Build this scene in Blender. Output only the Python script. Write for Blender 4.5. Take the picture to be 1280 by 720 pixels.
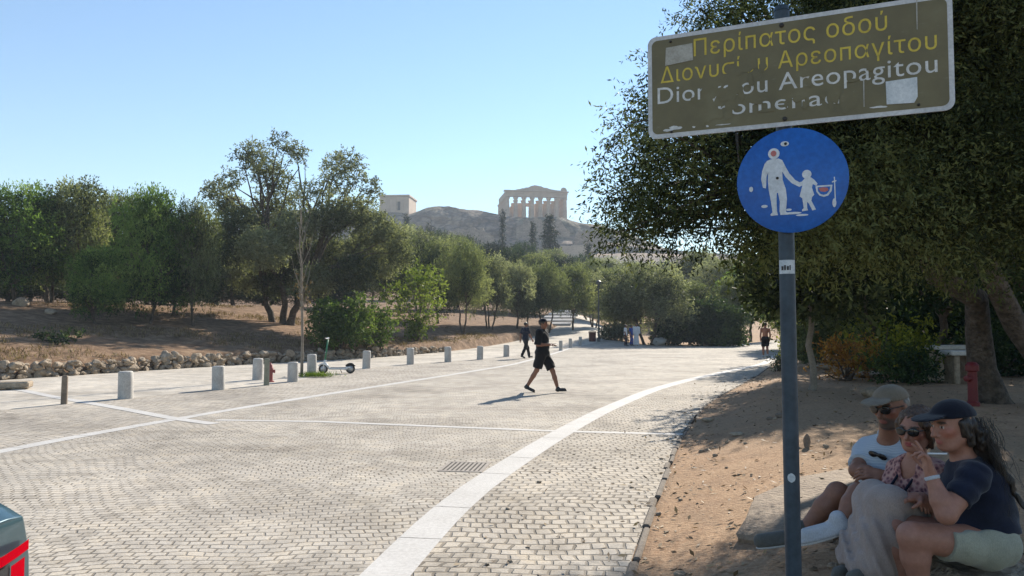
import bpy, math, random
import numpy as np
from mathutils import Vector, Matrix

for o in list(bpy.data.objects): bpy.data.objects.remove(o)
SC = bpy.context.scene
COL = SC.collection
PI = math.pi
def R(d): return math.radians(d)

# ------------------------------------------------------------------ camera
F_PX, HOR = 950.0, 406.0                      # focal length and horizon row of the 1280x720 picture
PITCH = math.atan((HOR-360.0)/F_PX)
CAM_H = 1.6
cd = bpy.data.cameras.new('camera'); cam = bpy.data.objects.new('camera', cd); COL.objects.link(cam)
cam.location = (0, 0, CAM_H); cam.rotation_euler = (PI/2+PITCH, 0, 0)
cd.sensor_width = 36.0; cd.lens = 36.0*F_PX/1280.0; cd.clip_start = .05; cd.clip_end = 5000
SC.camera = cam

# ------------------------------------------------------------------ daylight
SUN_AZ, SUN_EL = R(27), R(30)                 # azimuth measured from +Y towards +X
world = bpy.data.worlds.new('World'); SC.world = world; world.use_nodes = True
wn = world.node_tree; wn.nodes.clear()
sky = wn.nodes.new('ShaderNodeTexSky'); sky.sky_type = 'NISHITA'; sky.sun_disc = False
sky.sun_elevation = SUN_EL; sky.sun_rotation = SUN_AZ
sky.air_density = 1.15; sky.dust_density = 0.0; sky.ozone_density = 1.7; sky.altitude = 100
bg = wn.nodes.new('ShaderNodeBackground'); bg.inputs['Strength'].default_value = 0.09
wo = wn.nodes.new('ShaderNodeOutputWorld')
tint = wn.nodes.new('ShaderNodeMix'); tint.data_type = 'RGBA'; tint.blend_type = 'MULTIPLY'; tint.inputs[0].default_value = 1; tint.inputs[7].default_value = (.93, 1.0, 1.06, 1)
wn.links.new(sky.outputs[0], tint.inputs[6]); wn.links.new(tint.outputs[2], bg.inputs[0]); wn.links.new(bg.outputs[0], wo.inputs[0])
sun_dir = Vector((math.sin(SUN_AZ)*math.cos(SUN_EL), math.cos(SUN_AZ)*math.cos(SUN_EL), math.sin(SUN_EL)))
sd = bpy.data.lights.new('sun', 'SUN'); sd.energy = 5.0; sd.angle = R(.53); sd.color = (1, .915, .79)
sun = bpy.data.objects.new('sun', sd); COL.objects.link(sun)
sun.rotation_euler = sun_dir.to_track_quat('Z', 'Y').to_euler()
vs = SC.view_settings; vs.view_transform = 'Standard'; vs.look = 'None'; vs.exposure = 0.95; vs.gamma = 1
vs.use_curve_mapping = False
SC.cycles.max_bounces = 8; SC.cycles.transparent_max_bounces = 8; SC.cycles.volume_bounces = 0
try:
    SC.cycles.use_denoising = True
except Exception: pass

# ------------------------------------------------------------------ pixel helpers (photo pixels -> points in the place)
CT, ST = math.cos(PITCH), math.sin(PITCH)
def ray(px, py):
    a, b = (px-640)/F_PX, (360-py)/F_PX
    return Vector((a, CT-b*ST, ST+b*CT))
def AT(px, py, Y):
    d = ray(px, py); return Vector((0, 0, CAM_H))+d*(Y/d.y)
def G(px, py, z=0.0):
    d = ray(px, py); return Vector((0, 0, CAM_H))+d*((z-CAM_H)/d.z)

# ------------------------------------------------------------------ object helpers
def link(o, parent=None):
    COL.objects.link(o)
    if parent is not None: o.parent = parent
    return o
def tag(o, label=None, cat=None, group=None, kind=None):
    if label: o['label'] = label
    if cat: o['category'] = cat
    if group: o['group'] = group
    if kind: o['kind'] = kind
    return o
def thing(name, label, cat, loc=(0, 0, 0), rz=0.0, group=None):
    o = bpy.data.objects.new(name, None); o.location = loc; o.rotation_euler = (0, 0, rz)
    o.empty_display_size = .1
    return tag(link(o), label, cat, group)
def np_mesh(name, V, Fq, mat, parent=None, smooth=False, attr=None):
    """V (n,3); Fq (m,k) with constant k, or list of lists"""
    me = bpy.data.meshes.new(name)
    V = np.asarray(V, np.float32)
    if isinstance(Fq, np.ndarray):
        n, k = Fq.shape
        me.vertices.add(len(V)); me.vertices.foreach_set('co', V.ravel())
        me.loops.add(n*k); me.loops.foreach_set('vertex_index', Fq.astype(np.int32).ravel())
        me.polygons.add(n); me.polygons.foreach_set('loop_start', np.arange(0, n*k, k, dtype=np.int32))
        me.update(calc_edges=True)
    else:
        me.from_pydata(V.tolist(), [], Fq); me.update()
    if attr is not None:
        for nm, val in attr.items():
            if val.ndim == 1:
                a = me.attributes.new(nm, 'FLOAT', 'POINT'); a.data.foreach_set('value', val.astype(np.float32))
            else:
                a = me.attributes.new(nm, 'FLOAT_COLOR', 'POINT')
                a.data.foreach_set('color', np.concatenate([val, np.ones((len(val), 1))], 1).astype(np.float32).ravel())
    if smooth: me.polygons.foreach_set('use_smooth', np.ones(len(me.polygons), bool))
    if mat: me.materials.append(mat)
    return link(bpy.data.objects.new(name, me), parent)
def copy_thing(o, loc, rz=0.0, sc=(1, 1, 1), label=None, group=None):
    c = o.copy(); COL.objects.link(c); c.location = loc; c.rotation_euler = (0, 0, rz); c.scale = sc
    if label: c['label'] = label
    if group: c['group'] = group
    for ch in o.children:
        d = ch.copy(); COL.objects.link(d); d.parent = c
        for g in ch.children:
            e = g.copy(); COL.objects.link(e); e.parent = d
    return c

class MB:
    """collects shapes, then becomes ONE mesh object"""
    def __init__(s): s.v = []; s.f = []
    def add(s, V, Fs):
        b = len(s.v); s.v.extend([tuple(map(float, p)) for p in V]); s.f.extend([[i+b for i in f] for f in Fs]); return s
    def box(s, c, size, rz=0.0, rot=None, bev=0.0, taper=1.0):
        x, y, z = [d/2 for d in size]; b = min(bev, x*.49, y*.49, z*.49)
        if b <= 0:
            P = [(sx*x*(taper if sz > 0 else 1), sy*y*(taper if sz > 0 else 1), sz*z) for sz in (-1, 1) for sy in (-1, 1) for sx in (-1, 1)]
            Fs = [[0, 2, 3, 1], [4, 5, 7, 6], [0, 1, 5, 4], [2, 6, 7, 3], [0, 4, 6, 2], [1, 3, 7, 5]]
        else:
            P = []; idx = {}
            for sx in (-1, 1):
                for sy in (-1, 1):
                    for sz in (-1, 1):
                        for a in range(3):
                            q = [sx*(x-b), sy*(y-b), sz*(z-b)]; q[a] += (sx, sy, sz)[a]*b
                            if sz > 0: q[0] *= taper; q[1] *= taper
                            idx[(sx, sy, sz, a)] = len(P); P.append(q)
            I = idx; Fs = []
            for t in (-1, 1):
                for a in range(3):
                    o1, o2 = [(1, 2), (2, 0), (0, 1)][a]
                    def k(u, w):
                        q = [0, 0, 0]; q[a] = t; q[o1] = u; q[o2] = w; return I[(q[0], q[1], q[2], a)]
                    f = [k(-1, -1), k(1, -1), k(1, 1), k(-1, 1)]
                    Fs.append(f if t > 0 else f[::-1])
            for a in range(3):
                o1, o2 = [(1, 2), (2, 0), (0, 1)][a]
                for u in (-1, 1):
                    for w in (-1, 1):
                        def k(t, which):
                            q = [0, 0, 0]; q[a] = t; q[o1] = u; q[o2] = w; return I[(q[0], q[1], q[2], which)]
                        f = [k(-1, o1), k(1, o1), k(1, o2), k(-1, o2)]
                        Fs.append(f if u*w < 0 else f[::-1])
            for sx in (-1, 1):
                for sy in (-1, 1):
                    for sz in (-1, 1):
                        f = [I[(sx, sy, sz, 0)], I[(sx, sy, sz, 1)], I[(sx, sy, sz, 2)]]
                        Fs.append(f if sx*sy*sz > 0 else f[::-1])
        M = rot.to_3x3() if rot is not None else Matrix.Rotation(rz, 3, 'Z')
        c = Vector(c)
        return s.add([c+M @ Vector(p) for p in P], Fs)
    def tube(s, pts, rad, n=8, caps=True):
        pts = [Vector(p) for p in pts]
        if not hasattr(rad, '__len__'): rad = [rad]*len(pts)
        rings = []; ref = None
        for i, p in enumerate(pts):
            t = (pts[min(i+1, len(pts)-1)]-pts[max(i-1, 0)]).normalized()
            if ref is None: ref = Vector((1, 0, 0)) if abs(t.x) < .8 else Vector((0, 1, 0))
            a = (ref-t*ref.dot(t)).normalized(); ref = a; b = t.cross(a)
            rings.append([p+(a*math.cos(2*PI*k/n)+b*math.sin(2*PI*k/n))*rad[i] for k in range(n)])
        V = [q for r in rings for q in r]; Fs = []
        for i in range(len(pts)-1):
            for k in range(n):
                Fs.append([i*n+k, i*n+(k+1) % n, (i+1)*n+(k+1) % n, (i+1)*n+k])
        if caps: Fs.append(list(range(n))[::-1]); Fs.append([len(V)-n+k for k in range(n)])
        return s.add(V, Fs)
    def lathe(s, prof, c=(0, 0, 0), n=16, axis=None):
        """prof: list of (r,z)"""
        c = Vector(c); M = Matrix.Identity(3) if axis is None else Vector(axis).to_track_quat('Z', 'Y').to_matrix()
        V = []; Fs = []
        for r, z in prof:
            for k in range(n): V.append(c+M @ Vector((r*math.cos(2*PI*k/n), r*math.sin(2*PI*k/n), z)))
        for i in range(len(prof)-1):
            for k in range(n): Fs.append([i*n+k, i*n+(k+1) % n, (i+1)*n+(k+1) % n, (i+1)*n+k])
        Fs.append(list(range(n))[::-1]); Fs.append([len(V)-n+k for k in range(n)])
        return s.add(V, Fs)
    def rock(s, c, r, seed=0, sub=2, rough=.18, flat=1.0):
        V, Fs = ico(sub); rg = np.random.RandomState(seed)
        ph = rg.rand(6)*6.28; d = rg.randn(6, 3)*1.6
        disp = 1+rough*sum(np.sin(V @ d[k]*1.3+ph[k]) for k in range(6))/2.2
        pl = rg.randn(7, 3); pl /= np.linalg.norm(pl, axis=1)[:, None]
        W = V*disp[:, None]
        for q in pl:                                             # chop facets
            t = W @ q; m = t > .78; W[m] -= np.outer(t[m]-.78, q)
        W = W*np.asarray(r)*np.array([1, 1, flat])+np.asarray(c)
        return s.add(W, Fs.tolist())
    def extrude(s, poly, h0, h1, M, c=(0, 0, 0)):
        """2-D polygon (local x,y of M), from h0 to h1 on local z"""
        c = Vector(c); n = len(poly)
        V = [c+M @ Vector((p[0], p[1], h0)) for p in poly]+[c+M @ Vector((p[0], p[1], h1)) for p in poly]
        Fs = [list(range(n))[::-1], list(range(n, 2*n))]+[[i, (i+1) % n, n+(i+1) % n, n+i] for i in range(n)]
        return s.add(V, Fs)
    def build(s, name, mat, parent=None, smooth=False, angle=None):
        o = np_mesh(name, np.array(s.v), s.f, mat, parent, smooth)
        if angle is not None:
            o.data.polygons.foreach_set('use_smooth', np.ones(len(o.data.polygons), bool))
            try: o.data.set_sharp_from_angle(angle=angle)
            except Exception: pass
        return o
_ICO = {}
def ico(sub):
    if sub in _ICO: return _ICO[sub]
    t = (1+5**.5)/2
    V = [(-1, t, 0), (1, t, 0), (-1, -t, 0), (1, -t, 0), (0, -1, t), (0, 1, t), (0, -1, -t), (0, 1, -t), (t, 0, -1), (t, 0, 1), (-t, 0, -1), (-t, 0, 1)]
    Fs = [(0, 11, 5), (0, 5, 1), (0, 1, 7), (0, 7, 10), (0, 10, 11), (1, 5, 9), (5, 11, 4), (11, 10, 2), (10, 7, 6), (7, 1, 8), (3, 9, 4), (3, 4, 2), (3, 2, 6), (3, 6, 8), (3, 8, 9), (4, 9, 5), (2, 4, 11), (6, 2, 10), (8, 6, 7), (9, 8, 1)]
    V = [np.array(v)/np.linalg.norm(v) for v in V]
    for _ in range(sub):
        c = {}; N = []
        def mid(a, b):
            k = (min(a, b), max(a, b))
            if k not in c:
                m = V[a]+V[b]; V.append(m/np.linalg.norm(m)); c[k] = len(V)-1
            return c[k]
        for a, b, d in Fs:
            x, y, z = mid(a, b), mid(b, d), mid(d, a); N += [(a, x, z), (b, y, x), (d, z, y), (x, y, z)]
        Fs = N
    _ICO[sub] = (np.array(V), np.array(Fs)); return _ICO[sub]

# ------------------------------------------------------------------ materials
def new_mat(name):
    m = bpy.data.materials.new(name); m.use_nodes = True; nt = m.node_tree
    b = nt.nodes['Principled BSDF']; return m, nt, b
def node(nt, typ, **kw):
    n = nt.nodes.new(typ)
    for k, v in kw.items():
        if k in n.inputs.keys(): n.inputs[k].default_value = v
        else: setattr(n, k, v)
    return n
def ramp(nt, src, stops):
    r = nt.nodes.new('ShaderNodeValToRGB'); e = r.color_ramp.elements
    while len(e) < len(stops): e.new(.5)
    for i, (p, c) in enumerate(stops):
        e[i].position = p; e[i].color = tuple(c)+(1,) if len(c) == 3 else c
    nt.links.new(src, r.inputs[0]); return r.outputs[0]
def mix(nt, fac, a, b, mode='MIX'):
    n = nt.nodes.new('ShaderNodeMix'); n.data_type = 'RGBA'; n.blend_type = mode
    for s_, v in ((0, fac), (6, a), (7, b)):
        if hasattr(v, 'links'): nt.links.new(v, n.inputs[s_])
        else: n.inputs[s_].default_value = v if s_ == 0 else tuple(v)+((1,) if len(v) == 3 else ())
    return n.outputs[2]
def coords(nt, scale=(1, 1, 1), rot=0.0, kind='Object'):
    t = nt.nodes.new('ShaderNodeTexCoord'); mp = nt.nodes.new('ShaderNodeMapping')
    mp.inputs['Scale'].default_value = scale; mp.inputs['Rotation'].default_value = (0, 0, rot)
    nt.links.new(t.outputs[kind], mp.inputs[0]); return mp.outputs[0]
def noise(nt, vec, scale, detail=4, rough=.6, dist=0.0):
    n = node(nt, 'ShaderNodeTexNoise', Scale=scale, Detail=detail, Roughness=rough, Distortion=dist)
    nt.links.new(vec, n.inputs['Vector']); return n.outputs[0]
def bump(nt, b, h, strength=.3, dist=.02):
    n = node(nt, 'ShaderNodeBump', Strength=strength, Distance=dist)
    nt.links.new(h, n.inputs['Height']); nt.links.new(n.outputs[0], b.inputs['Normal'])
def varied(name, c1, c2, rough=.7, scale=6.0, detail=5, bmp=.2, metal=0.0, spec=.4, bdist=.01, lo=.35, hi=.65, fine=None):
    """two tones of one material broken up by noise, with a matching fine bump"""
    m, nt, b = new_mat(name); v = coords(nt)
    n = noise(nt, v, scale, detail)
    c = ramp(nt, n, [(lo, c1), (hi, c2)])
    n2 = noise(nt, v, fine or scale*7, 3)
    c = mix(nt, .35, c, ramp(nt, n2, [(.3, [x*.7 for x in c1]), (.7, [min(1, x*1.2) for x in c2])]))
    nt.links.new(c, b.inputs['Base Color'])
    b.inputs['Roughness'].default_value = rough; b.inputs['Metallic'].default_value = metal
    b.inputs['Specular IOR Level'].default_value = spec
    if bmp: bump(nt, b, n2, bmp, bdist)
    return m
def leaf_mat(name, dark, mid, light, trans=.5, rough=.6, spec=.12):
    m, nt, b = new_mat(name); nt.nodes.remove(b)
    at = nt.nodes.new('ShaderNodeAttribute'); at.attribute_name = 'tone'
    c = ramp(nt, at.outputs['Fac'], [(0, dark), (.5, mid), (1, light)])
    d = nt.nodes.new('ShaderNodeBsdfPrincipled'); d.inputs['Roughness'].default_value = rough
    d.inputs['Specular IOR Level'].default_value = spec
    t = nt.nodes.new('ShaderNodeBsdfTranslucent')
    tc = mix(nt, 1.0, c, (1.12, 1.16, .62), 'MULTIPLY')
    nt.links.new(c, d.inputs['Base Color']); nt.links.new(tc, t.inputs['Color'])
    mx = node(nt, 'ShaderNodeMixShader', Fac=trans)
    nt.links.new(d.outputs[0], mx.inputs[1]); nt.links.new(t.outputs[0], mx.inputs[2])
    nt.links.new(mx.outputs[0], nt.nodes['Material Output'].inputs[0]); return m

M = {}
M['bark'] = varied('bark', (.04, .03, .022), (.16, .125, .095), .95, 7, 8, 1.0, bdist=.09, fine=16)
M['bark_pale'] = varied('pale_bark', (.16, .13, .10), (.28, .24, .19), .9, 6, 6, .6, bdist=.02)
M['olive'] = leaf_mat('olive_leaf', (.028, .038, .018), (.115, .138, .068), (.25, .27, .145))
M['olive_grey'] = leaf_mat('grey_olive_leaf', (.05, .060, .038), (.17, .185, .12), (.31, .32, .22))
M['green'] = leaf_mat('green_leaf', (.018, .046, .011), (.12, .20, .050), (.27, .36, .10))
M['midgreen'] = leaf_mat('shrub_leaf', (.016, .038, .010), (.075, .12, .03), (.18, .24, .06), .45)
M['lime'] = leaf_mat('lime_leaf', (.05, .085, .015), (.125, .17, .035), (.25, .29, .08), .45)
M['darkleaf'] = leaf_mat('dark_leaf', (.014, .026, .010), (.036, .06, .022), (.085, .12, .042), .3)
M['conifer'] = leaf_mat('conifer_leaf', (.012, .022, .014), (.022, .036, .022), (.045, .06, .036), .15)
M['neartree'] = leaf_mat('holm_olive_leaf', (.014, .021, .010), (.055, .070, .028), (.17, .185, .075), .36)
M['dryleaf'] = leaf_mat('dry_leaf', (.16, .06, .015), (.32, .15, .04), (.45, .27, .07), .45)
M['yellowgreen'] = leaf_mat('yellow_green_leaf', (.10, .11, .015), (.20, .21, .03), (.34, .33, .06), .5)
M['straw'] = leaf_mat('dry_grass_blade', (.10, .068, .036), (.19, .135, .075), (.33, .25, .145), .25)
M['grass'] = leaf_mat('fresh_grass_blade', (.05, .09, .012), (.10, .16, .02), (.20, .25, .05), .4)
# ------------------------------------------------------------------ terrain functions
def smooth_fn(pts, sig=1.2):
    ys = np.arange(-120, 760, .5); p = sorted(pts); py = [a for a, b in p]; pxx = [b for a, b in p]
    v = np.interp(ys, py, pxx)
    v = np.where(ys > py[-1], pxx[-1]+(ys-py[-1])*(pxx[-1]-pxx[-2])/(py[-1]-py[-2]), v)
    v = np.where(ys < py[0], pxx[0]+(ys-py[0])*(pxx[1]-pxx[0])/(py[1]-py[0]), v)
    k = np.exp(-.5*(np.arange(-8, 9)*.5/sig)**2); k /= k.sum()
    v2 = np.convolve(np.pad(v, 8, 'edge'), k, 'valid')
    return lambda y: np.interp(y, ys, v2)
def px_line(l): return [(G(*p).y, G(*p).x) for p in l]
Lf = smooth_fn([(-120, -75), (0, -26), (14, -19), (22, -15), (25.8, -13.3), (29.5, -11.6), (32, -10), (38, -6.4), (44, -3.9), (56, .2), (66, 3), (76, 4.5), (90, 5.2), (200, 9), (700, 12)], 1.6)
Kf = smooth_fn([(-120, -30), (-8, -2.2), (0, -.45)]+px_line([(780, 720), (805, 655), (830, 590), (847, 548), (880, 505), (945, 470), (962, 458), (972, 450), (985, 443)])+[(60, 24), (90, 45), (200, 110), (700, 400)], .9)
Bf = smooth_fn([(-120, -70), (0, -17)]+px_line([(80, 505), (157, 498), (273, 487), (366, 477), (458, 460), (513, 455), (560, 452), (600, 449), (633, 446), (701, 438), (740, 432)])+[(70, 8.5)], 1.5)
Wf = smooth_fn([(-120, -60), (0, -9)]+px_line([(0, 565.5), (54, 552.6), (136, 538.6), (216, 524.5), (288, 512), (400, 494), (560, 469), (640, 456)])+[(60, 6)], .8)
def sst(a, b, x):
    t = np.clip((x-a)/(b-a), 0, 1); return t*t*(3-2*t)
def softplus(x, s): return s*np.log1p(np.exp(np.clip(x/s, -40, 40)))
def wob(x, y, f, seed=0):
    r = np.random.RandomState(seed); v = 0
    for i in range(6):
        a = r.rand()*6.28; fr = f*(.6+1.6*r.rand()); v = v+np.sin((x*math.cos(a)+y*math.sin(a))*fr+r.rand()*6.28)
    return v/6
def hz(x, y, paved=False):
    x = np.asarray(x, float); y = np.asarray(y, float)
    y0 = 50+26*sst(7, 14, x)
    z = .055*softplus(y-y0, 4)-.002+.05*softplus(y-130, 15)
    dL = Lf(y)-x; dK = x-Kf(y)
    left = .42*sst(.05, .5, dL)+.158*np.clip(dL, 0, 14)*(1-.5*sst(50, 75, y))+.02*np.clip(dL-14, 0, 300)
    right = .25*sst(0, 1.7, dK)+.012*np.clip(dK, 0, 60)
    z = z+np.where(dL > 0, left, 0)+np.where(dK > 0, right, 0)
    off = np.maximum(dL, dK)
    b = .09*wob(x, y, 1.1, 3)*sst(.4, 3, dL)+.018*wob(x, y, 3.2, 4)*sst(.1, .8, off)+.012*wob(x, y, 8, 5)*sst(.05, .4, off)
    return z+np.where(off > 0, b, 0)
def hzf(x, y): return float(hz(x, y))
def on_ground(px, py, guess=20.):
    """where the sight line through a pixel meets the terrain"""
    d = ray(px, py); t = 2.0; c = Vector((0, 0, CAM_H))
    while t < 900:
        p = c+d*t
        if p.z < hzf(p.x, p.y): return Vector((p.x, p.y, hzf(p.x, p.y)))
        t += .05 if t < 40 else .25
    return c+d*t
def grid_faces(nr, nc):
    i = np.arange(nr-1)[:, None]; j = np.arange(nc-1)[None]
    a = (i*nc+j).ravel(); return np.stack([a, a+1, a+1+nc, a+nc], 1)
def sheet(name, rows, x0f, x1f, ncol, mat, dz, kind='structure'):
    u = np.linspace(0, 1, ncol)[None]; Y = np.repeat(rows[:, None], ncol, 1)
    X = x0f(rows)[:, None]*(1-u)+x1f(rows)[:, None]*u
    Z = hz(np.clip(X, Lf(Y)+.001, Kf(Y)-.001), Y)+dz
    o = np_mesh(name, np.stack([X, Y, Z], -1).reshape(-1, 3), grid_faces(len(rows), ncol), mat, None, True)
    return tag(o, kind=kind)
def graded(parts):
    out = []
    for a, b, s in parts: out.append(np.arange(a, b, s))
    return np.concatenate(out+[[parts[-1][1]]])

# ------------------------------------------------------------------ ground
def dirt_mat():
    m, nt, b = new_mat('dirt'); v = coords(nt)
    big = noise(nt, v, .35, 5, .6); mid = noise(nt, v, 2.3, 6, .65); fin = noise(nt, v, 28, 4, .7)
    c = ramp(nt, mid, [(.3, (.17, .085, .038)), (.5, (.38, .205, .098)), (.72, (.49, .30, .16))])
    c = mix(nt, ramp(nt, big, [(.42, (0, 0, 0)), (.6, (1, 1, 1))]), c, (.31, .185, .095))
    c = mix(nt, .5, c, ramp(nt, fin, [(.3, (.16, .11, .075)), (.62, (.48, .36, .25))]))
    vor = node(nt, 'ShaderNodeTexVoronoi', Scale=9.0); nt.links.new(v, vor.inputs['Vector'])
    sp = ramp(nt, vor.outputs['Distance'], [(.07, (1, 1, 1)), (.13, (0, 0, 0))])
    c = mix(nt, sp, c, (.10, .075, .05))
    za = nt.nodes.new('ShaderNodeAttribute'); za.attribute_name = 'bank'
    bk = mix(nt, .8, ramp(nt, mid, [(.3, (.085, .052, .031)), (.5, (.20, .125, .075)), (.72, (.36, .245, .155))]), ramp(nt, fin, [(.3, (.5, .5, .5)), (.65, (1.2, 1.2, 1.2))]), 'MULTIPLY')
    c = mix(nt, za.outputs['Fac'], c, bk)
    nt.links.new(c, b.inputs['Base Color']); b.inputs['Roughness'].default_value = .95; b.inputs['Specular IOR Level'].default_value = .15
    bump(nt, b, mix(nt, .5, mid, fin), .8, .05); return m
M['dirt'] = dirt_mat()
rows = graded([(-60, -4, 2.), (-4, 26, .22), (26, 60, .5), (60, 110, 1.5), (110, 250, 7), (250, 640, 26)])
offL = np.concatenate([[560, 400, 280, 200, 140, 100, 75, 58], np.arange(46, 16, -1.5), np.arange(16, 1, -.5), [.8, .5, .3, .15, 0]])
offK = np.concatenate([[0, .06, .15, .25], np.arange(.4, 9, .22), np.arange(9, 24, 1.), [28, 34, 42, 55, 75, 110, 160, 240, 330]])
nu = 26; u = np.linspace(0, 1, nu)[1:-1]
Yg = rows[:, None]; Lx, Kx = Lf(rows)[:, None], Kf(rows)[:, None]
X = np.concatenate([Lx-offL[None], Lx+(Kx-Lx)*u[None], Kx+offK[None]], 1)
Yf = np.repeat(Yg, X.shape[1], 1); Z = hz(X, Yf)
inside = (X > Lx-.01) & (X < Kx+.03)
sink = np.where(inside, -.07*(1-sst(56, 60, Yf)*(1-sst(0, 1, (X > 20)*1.)))-.02, 0)
Z = Z+sink
ground = tag(np_mesh('ground', np.stack([X, Yf, Z], -1).reshape(-1, 3), grid_faces(*X.shape), M['dirt'], None, True, {'bank': sst(-.3, .3, Lf(Yf)-X).ravel()*.9}), kind='structure')

def cobble(name, bw, rh, rot, c1, c2, cm, mort=.014, warp=.035, bmp=.7, tint=(.9, .9, .88)):
    m, nt, b = new_mat(name); v = coords(nt, (1, 1, 1), rot)
    nz = node(nt, 'ShaderNodeTexNoise', Scale=4.5, Detail=4.0); nt.links.new(v, nz.inputs['Vector'])
    va = nt.nodes.new('ShaderNodeVectorMath'); va.operation = 'MULTIPLY_ADD'
    va.inputs[1].default_value = (warp*2, warp*2, 0); nt.links.new(nz.outputs['Color'], va.inputs[0]); nt.links.new(v, va.inputs[2])
    br = node(nt, 'ShaderNodeTexBrick', Scale=1.0); br.offset = .5; br.squash = 1.0
    br.inputs['Brick Width'].default_value = bw; br.inputs['Row Height'].default_value = rh
    br.inputs['Mortar Size'].default_value = mort; br.inputs['Mortar Smooth'].default_value = .6; br.inputs['Bias'].default_value = 0
    br.inputs['Color1'].default_value = c1+(1,); br.inputs['Color2'].default_value = c2+(1,); br.inputs['Mortar'].default_value = cm+(1,)
    nz2 = node(nt, 'ShaderNodeTexNoise', Scale=.55, Detail=2.0); nt.links.new(v, nz2.inputs['Vector'])
    vc = nt.nodes.new('ShaderNodeVectorMath'); vc.operation = 'MULTIPLY_ADD'; vc.inputs[1].default_value = (.5, .5, 0)
    nt.links.new(nz2.outputs['Color'], vc.inputs[0]); nt.links.new(va.outputs[0], vc.inputs[2]); va = vc
    nt.links.new(va.outputs[0], br.inputs['Vector'])
    big = noise(nt, v, .45, 6, .62); mid = noise(nt, v, 3.5, 4, .6); fin = noise(nt, v, 55, 3, .6)
    c = mix(nt, .55, br.outputs['Color'], ramp(nt, big, [(.32, tuple(x*.62 for x in c1)), (.5, c2), (.66, tuple(min(.9, x*1.25) for x in c2))]), 'MIX')
    pat = noise(nt, v, 1.1, 5, .7); mfac = nt.nodes.new('ShaderNodeMath'); mfac.operation = 'MULTIPLY'
    nt.links.new(ramp(nt, br.outputs['Fac'], [(.15, (0, 0, 0)), (.75, (1, 1, 1))]), mfac.inputs[0]); nt.links.new(ramp(nt, pat, [(.36, (.12, .12, .12)), (.64, (1, 1, 1))]), mfac.inputs[1])
    c = mix(nt, mfac.outputs[0], c, cm)
    vb = node(nt, 'ShaderNodeTexVoronoi', Scale=5.5); vb.feature = 'F1'; nt.links.new(va.outputs[0], vb.inputs['Vector'])
    c = mix(nt, .28, c, ramp(nt, vb.outputs['Color'], [(.1, (.45, .43, .40)), (.5, (1, 1, 1)), (.9, (1.25, 1.2, 1.1))]), 'MULTIPLY')
    c = mix(nt, .9, c, ramp(nt, mid, [(.28, (.74, .72, .69)), (.5, (1, 1, 1)), (.75, (1.14, 1.09, 1.0))]), 'MULTIPLY')
    st = noise(nt, coords(nt, (.22, .5, 1), rot+.3), 1.0, 7, .72)
    c = mix(nt, .75, c, ramp(nt, st, [(.34, (.80, .78, .76)), (.5, (1, 1, 1)), (.7, (1.05, 1.04, 1.02))]), 'MULTIPLY')
    c = mix(nt, .6, c, ramp(nt, fin, [(.3, (.66, .64, .61)), (.65, (1.12, 1.12, 1.12))]), 'MULTIPLY')
    nt.links.new(c, b.inputs['Base Color']); b.inputs['Roughness'].default_value = .85; b.inputs['Specular IOR Level'].default_value = .2
    inv = nt.nodes.new('ShaderNodeMath'); inv.operation = 'MULTIPLY_ADD'; inv.inputs[1].default_value = -1.0; inv.inputs[2].default_value = 1.0
    nt.links.new(br.outputs['Fac'], inv.inputs[0])
    h2 = nt.nodes.new('ShaderNodeMath'); h2.operation = 'MULTIPLY_ADD'; h2.inputs[1].default_value = .45
    nt.links.new(mid, h2.inputs[0]); nt.links.new(inv.outputs[0], h2.inputs[2])
    h3 = nt.nodes.new('ShaderNodeMath'); h3.operation = 'MULTIPLY_ADD'; h3.inputs[1].default_value = .25
    nt.links.new(fin, h3.inputs[0]); nt.links.new(h2.outputs[0], h3.inputs[2])
    bump(nt, b, h3.outputs[0], bmp, .014); return m
M['cobble'] = cobble('grey_setts', .115, .092, R(-6), (.375, .338, .288), (.485, .445, .388), (.205, .178, .145), .011, .03, .55)
M['cobble_warm'] = cobble('warm_setts', .125, .125, R(5), (.365, .325, .272), (.475, .43, .368), (.175, .15, .12), .015, .035, .8)
M['cobble_side'] = cobble('side_setts', .17, .11, R(28), (.355, .32, .278), (.465, .425, .37), (.19, .165, .135), .012, .05, .5)
M['pavement'] = cobble('pavement_slabs', .9, .6, R(25), (.45, .41, .355), (.53, .49, .43), (.38, .34, .285), .01, .01, .25)
M['marble'] = varied('worn_marble', (.46, .44, .41), (.56, .54, .51), .8, 1.6, 7, .12, fine=30, spec=.25)
M['kerb'] = varied('kerb_stone', (.09, .075, .06), (.22, .18, .14), .9, 5, 5, .5, bdist=.02)

rr = graded([(-40, 0, 1.), (0, 30, .3), (30, 57.5, .8)])
sheet('road', rr, Wf, Kf, 40, M['cobble'], 0.0)
sheet('parking_strip', rr, Bf, Wf, 12, M['cobble_side'], 0.0)
r2 = graded([(-40, 0, 1.), (0, 45, .5), (45, 110, 1.)])
sheet('sidewalk', r2[r2 < 50], Lf, Bf, 14, M['pavement'], 0.0)
PR = smooth_fn([(40, 2.2), (50, 4.4), (56, 6.3), (62, 8.6), (76, 9.8), (90, 10.6), (130, 12.5)], 1.5)
sheet('footpath', r2[r2 >= 48.9], lambda y: Lf(y)+.02, lambda y: np.minimum(PR(y), np.where(y < 50, Bf(y), 99)), 10, M['pavement'], .006)
# right-hand road beyond the square
rq = graded([(57, 120, 1.)])
QL = smooth_fn([(50, 12), (57, 16.5), (64, 19.5), (80, 29), (120, 60)], 1.5)
sheet('road_beyond', rq, QL, Kf, 10, M['cobble'], .004)
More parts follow.
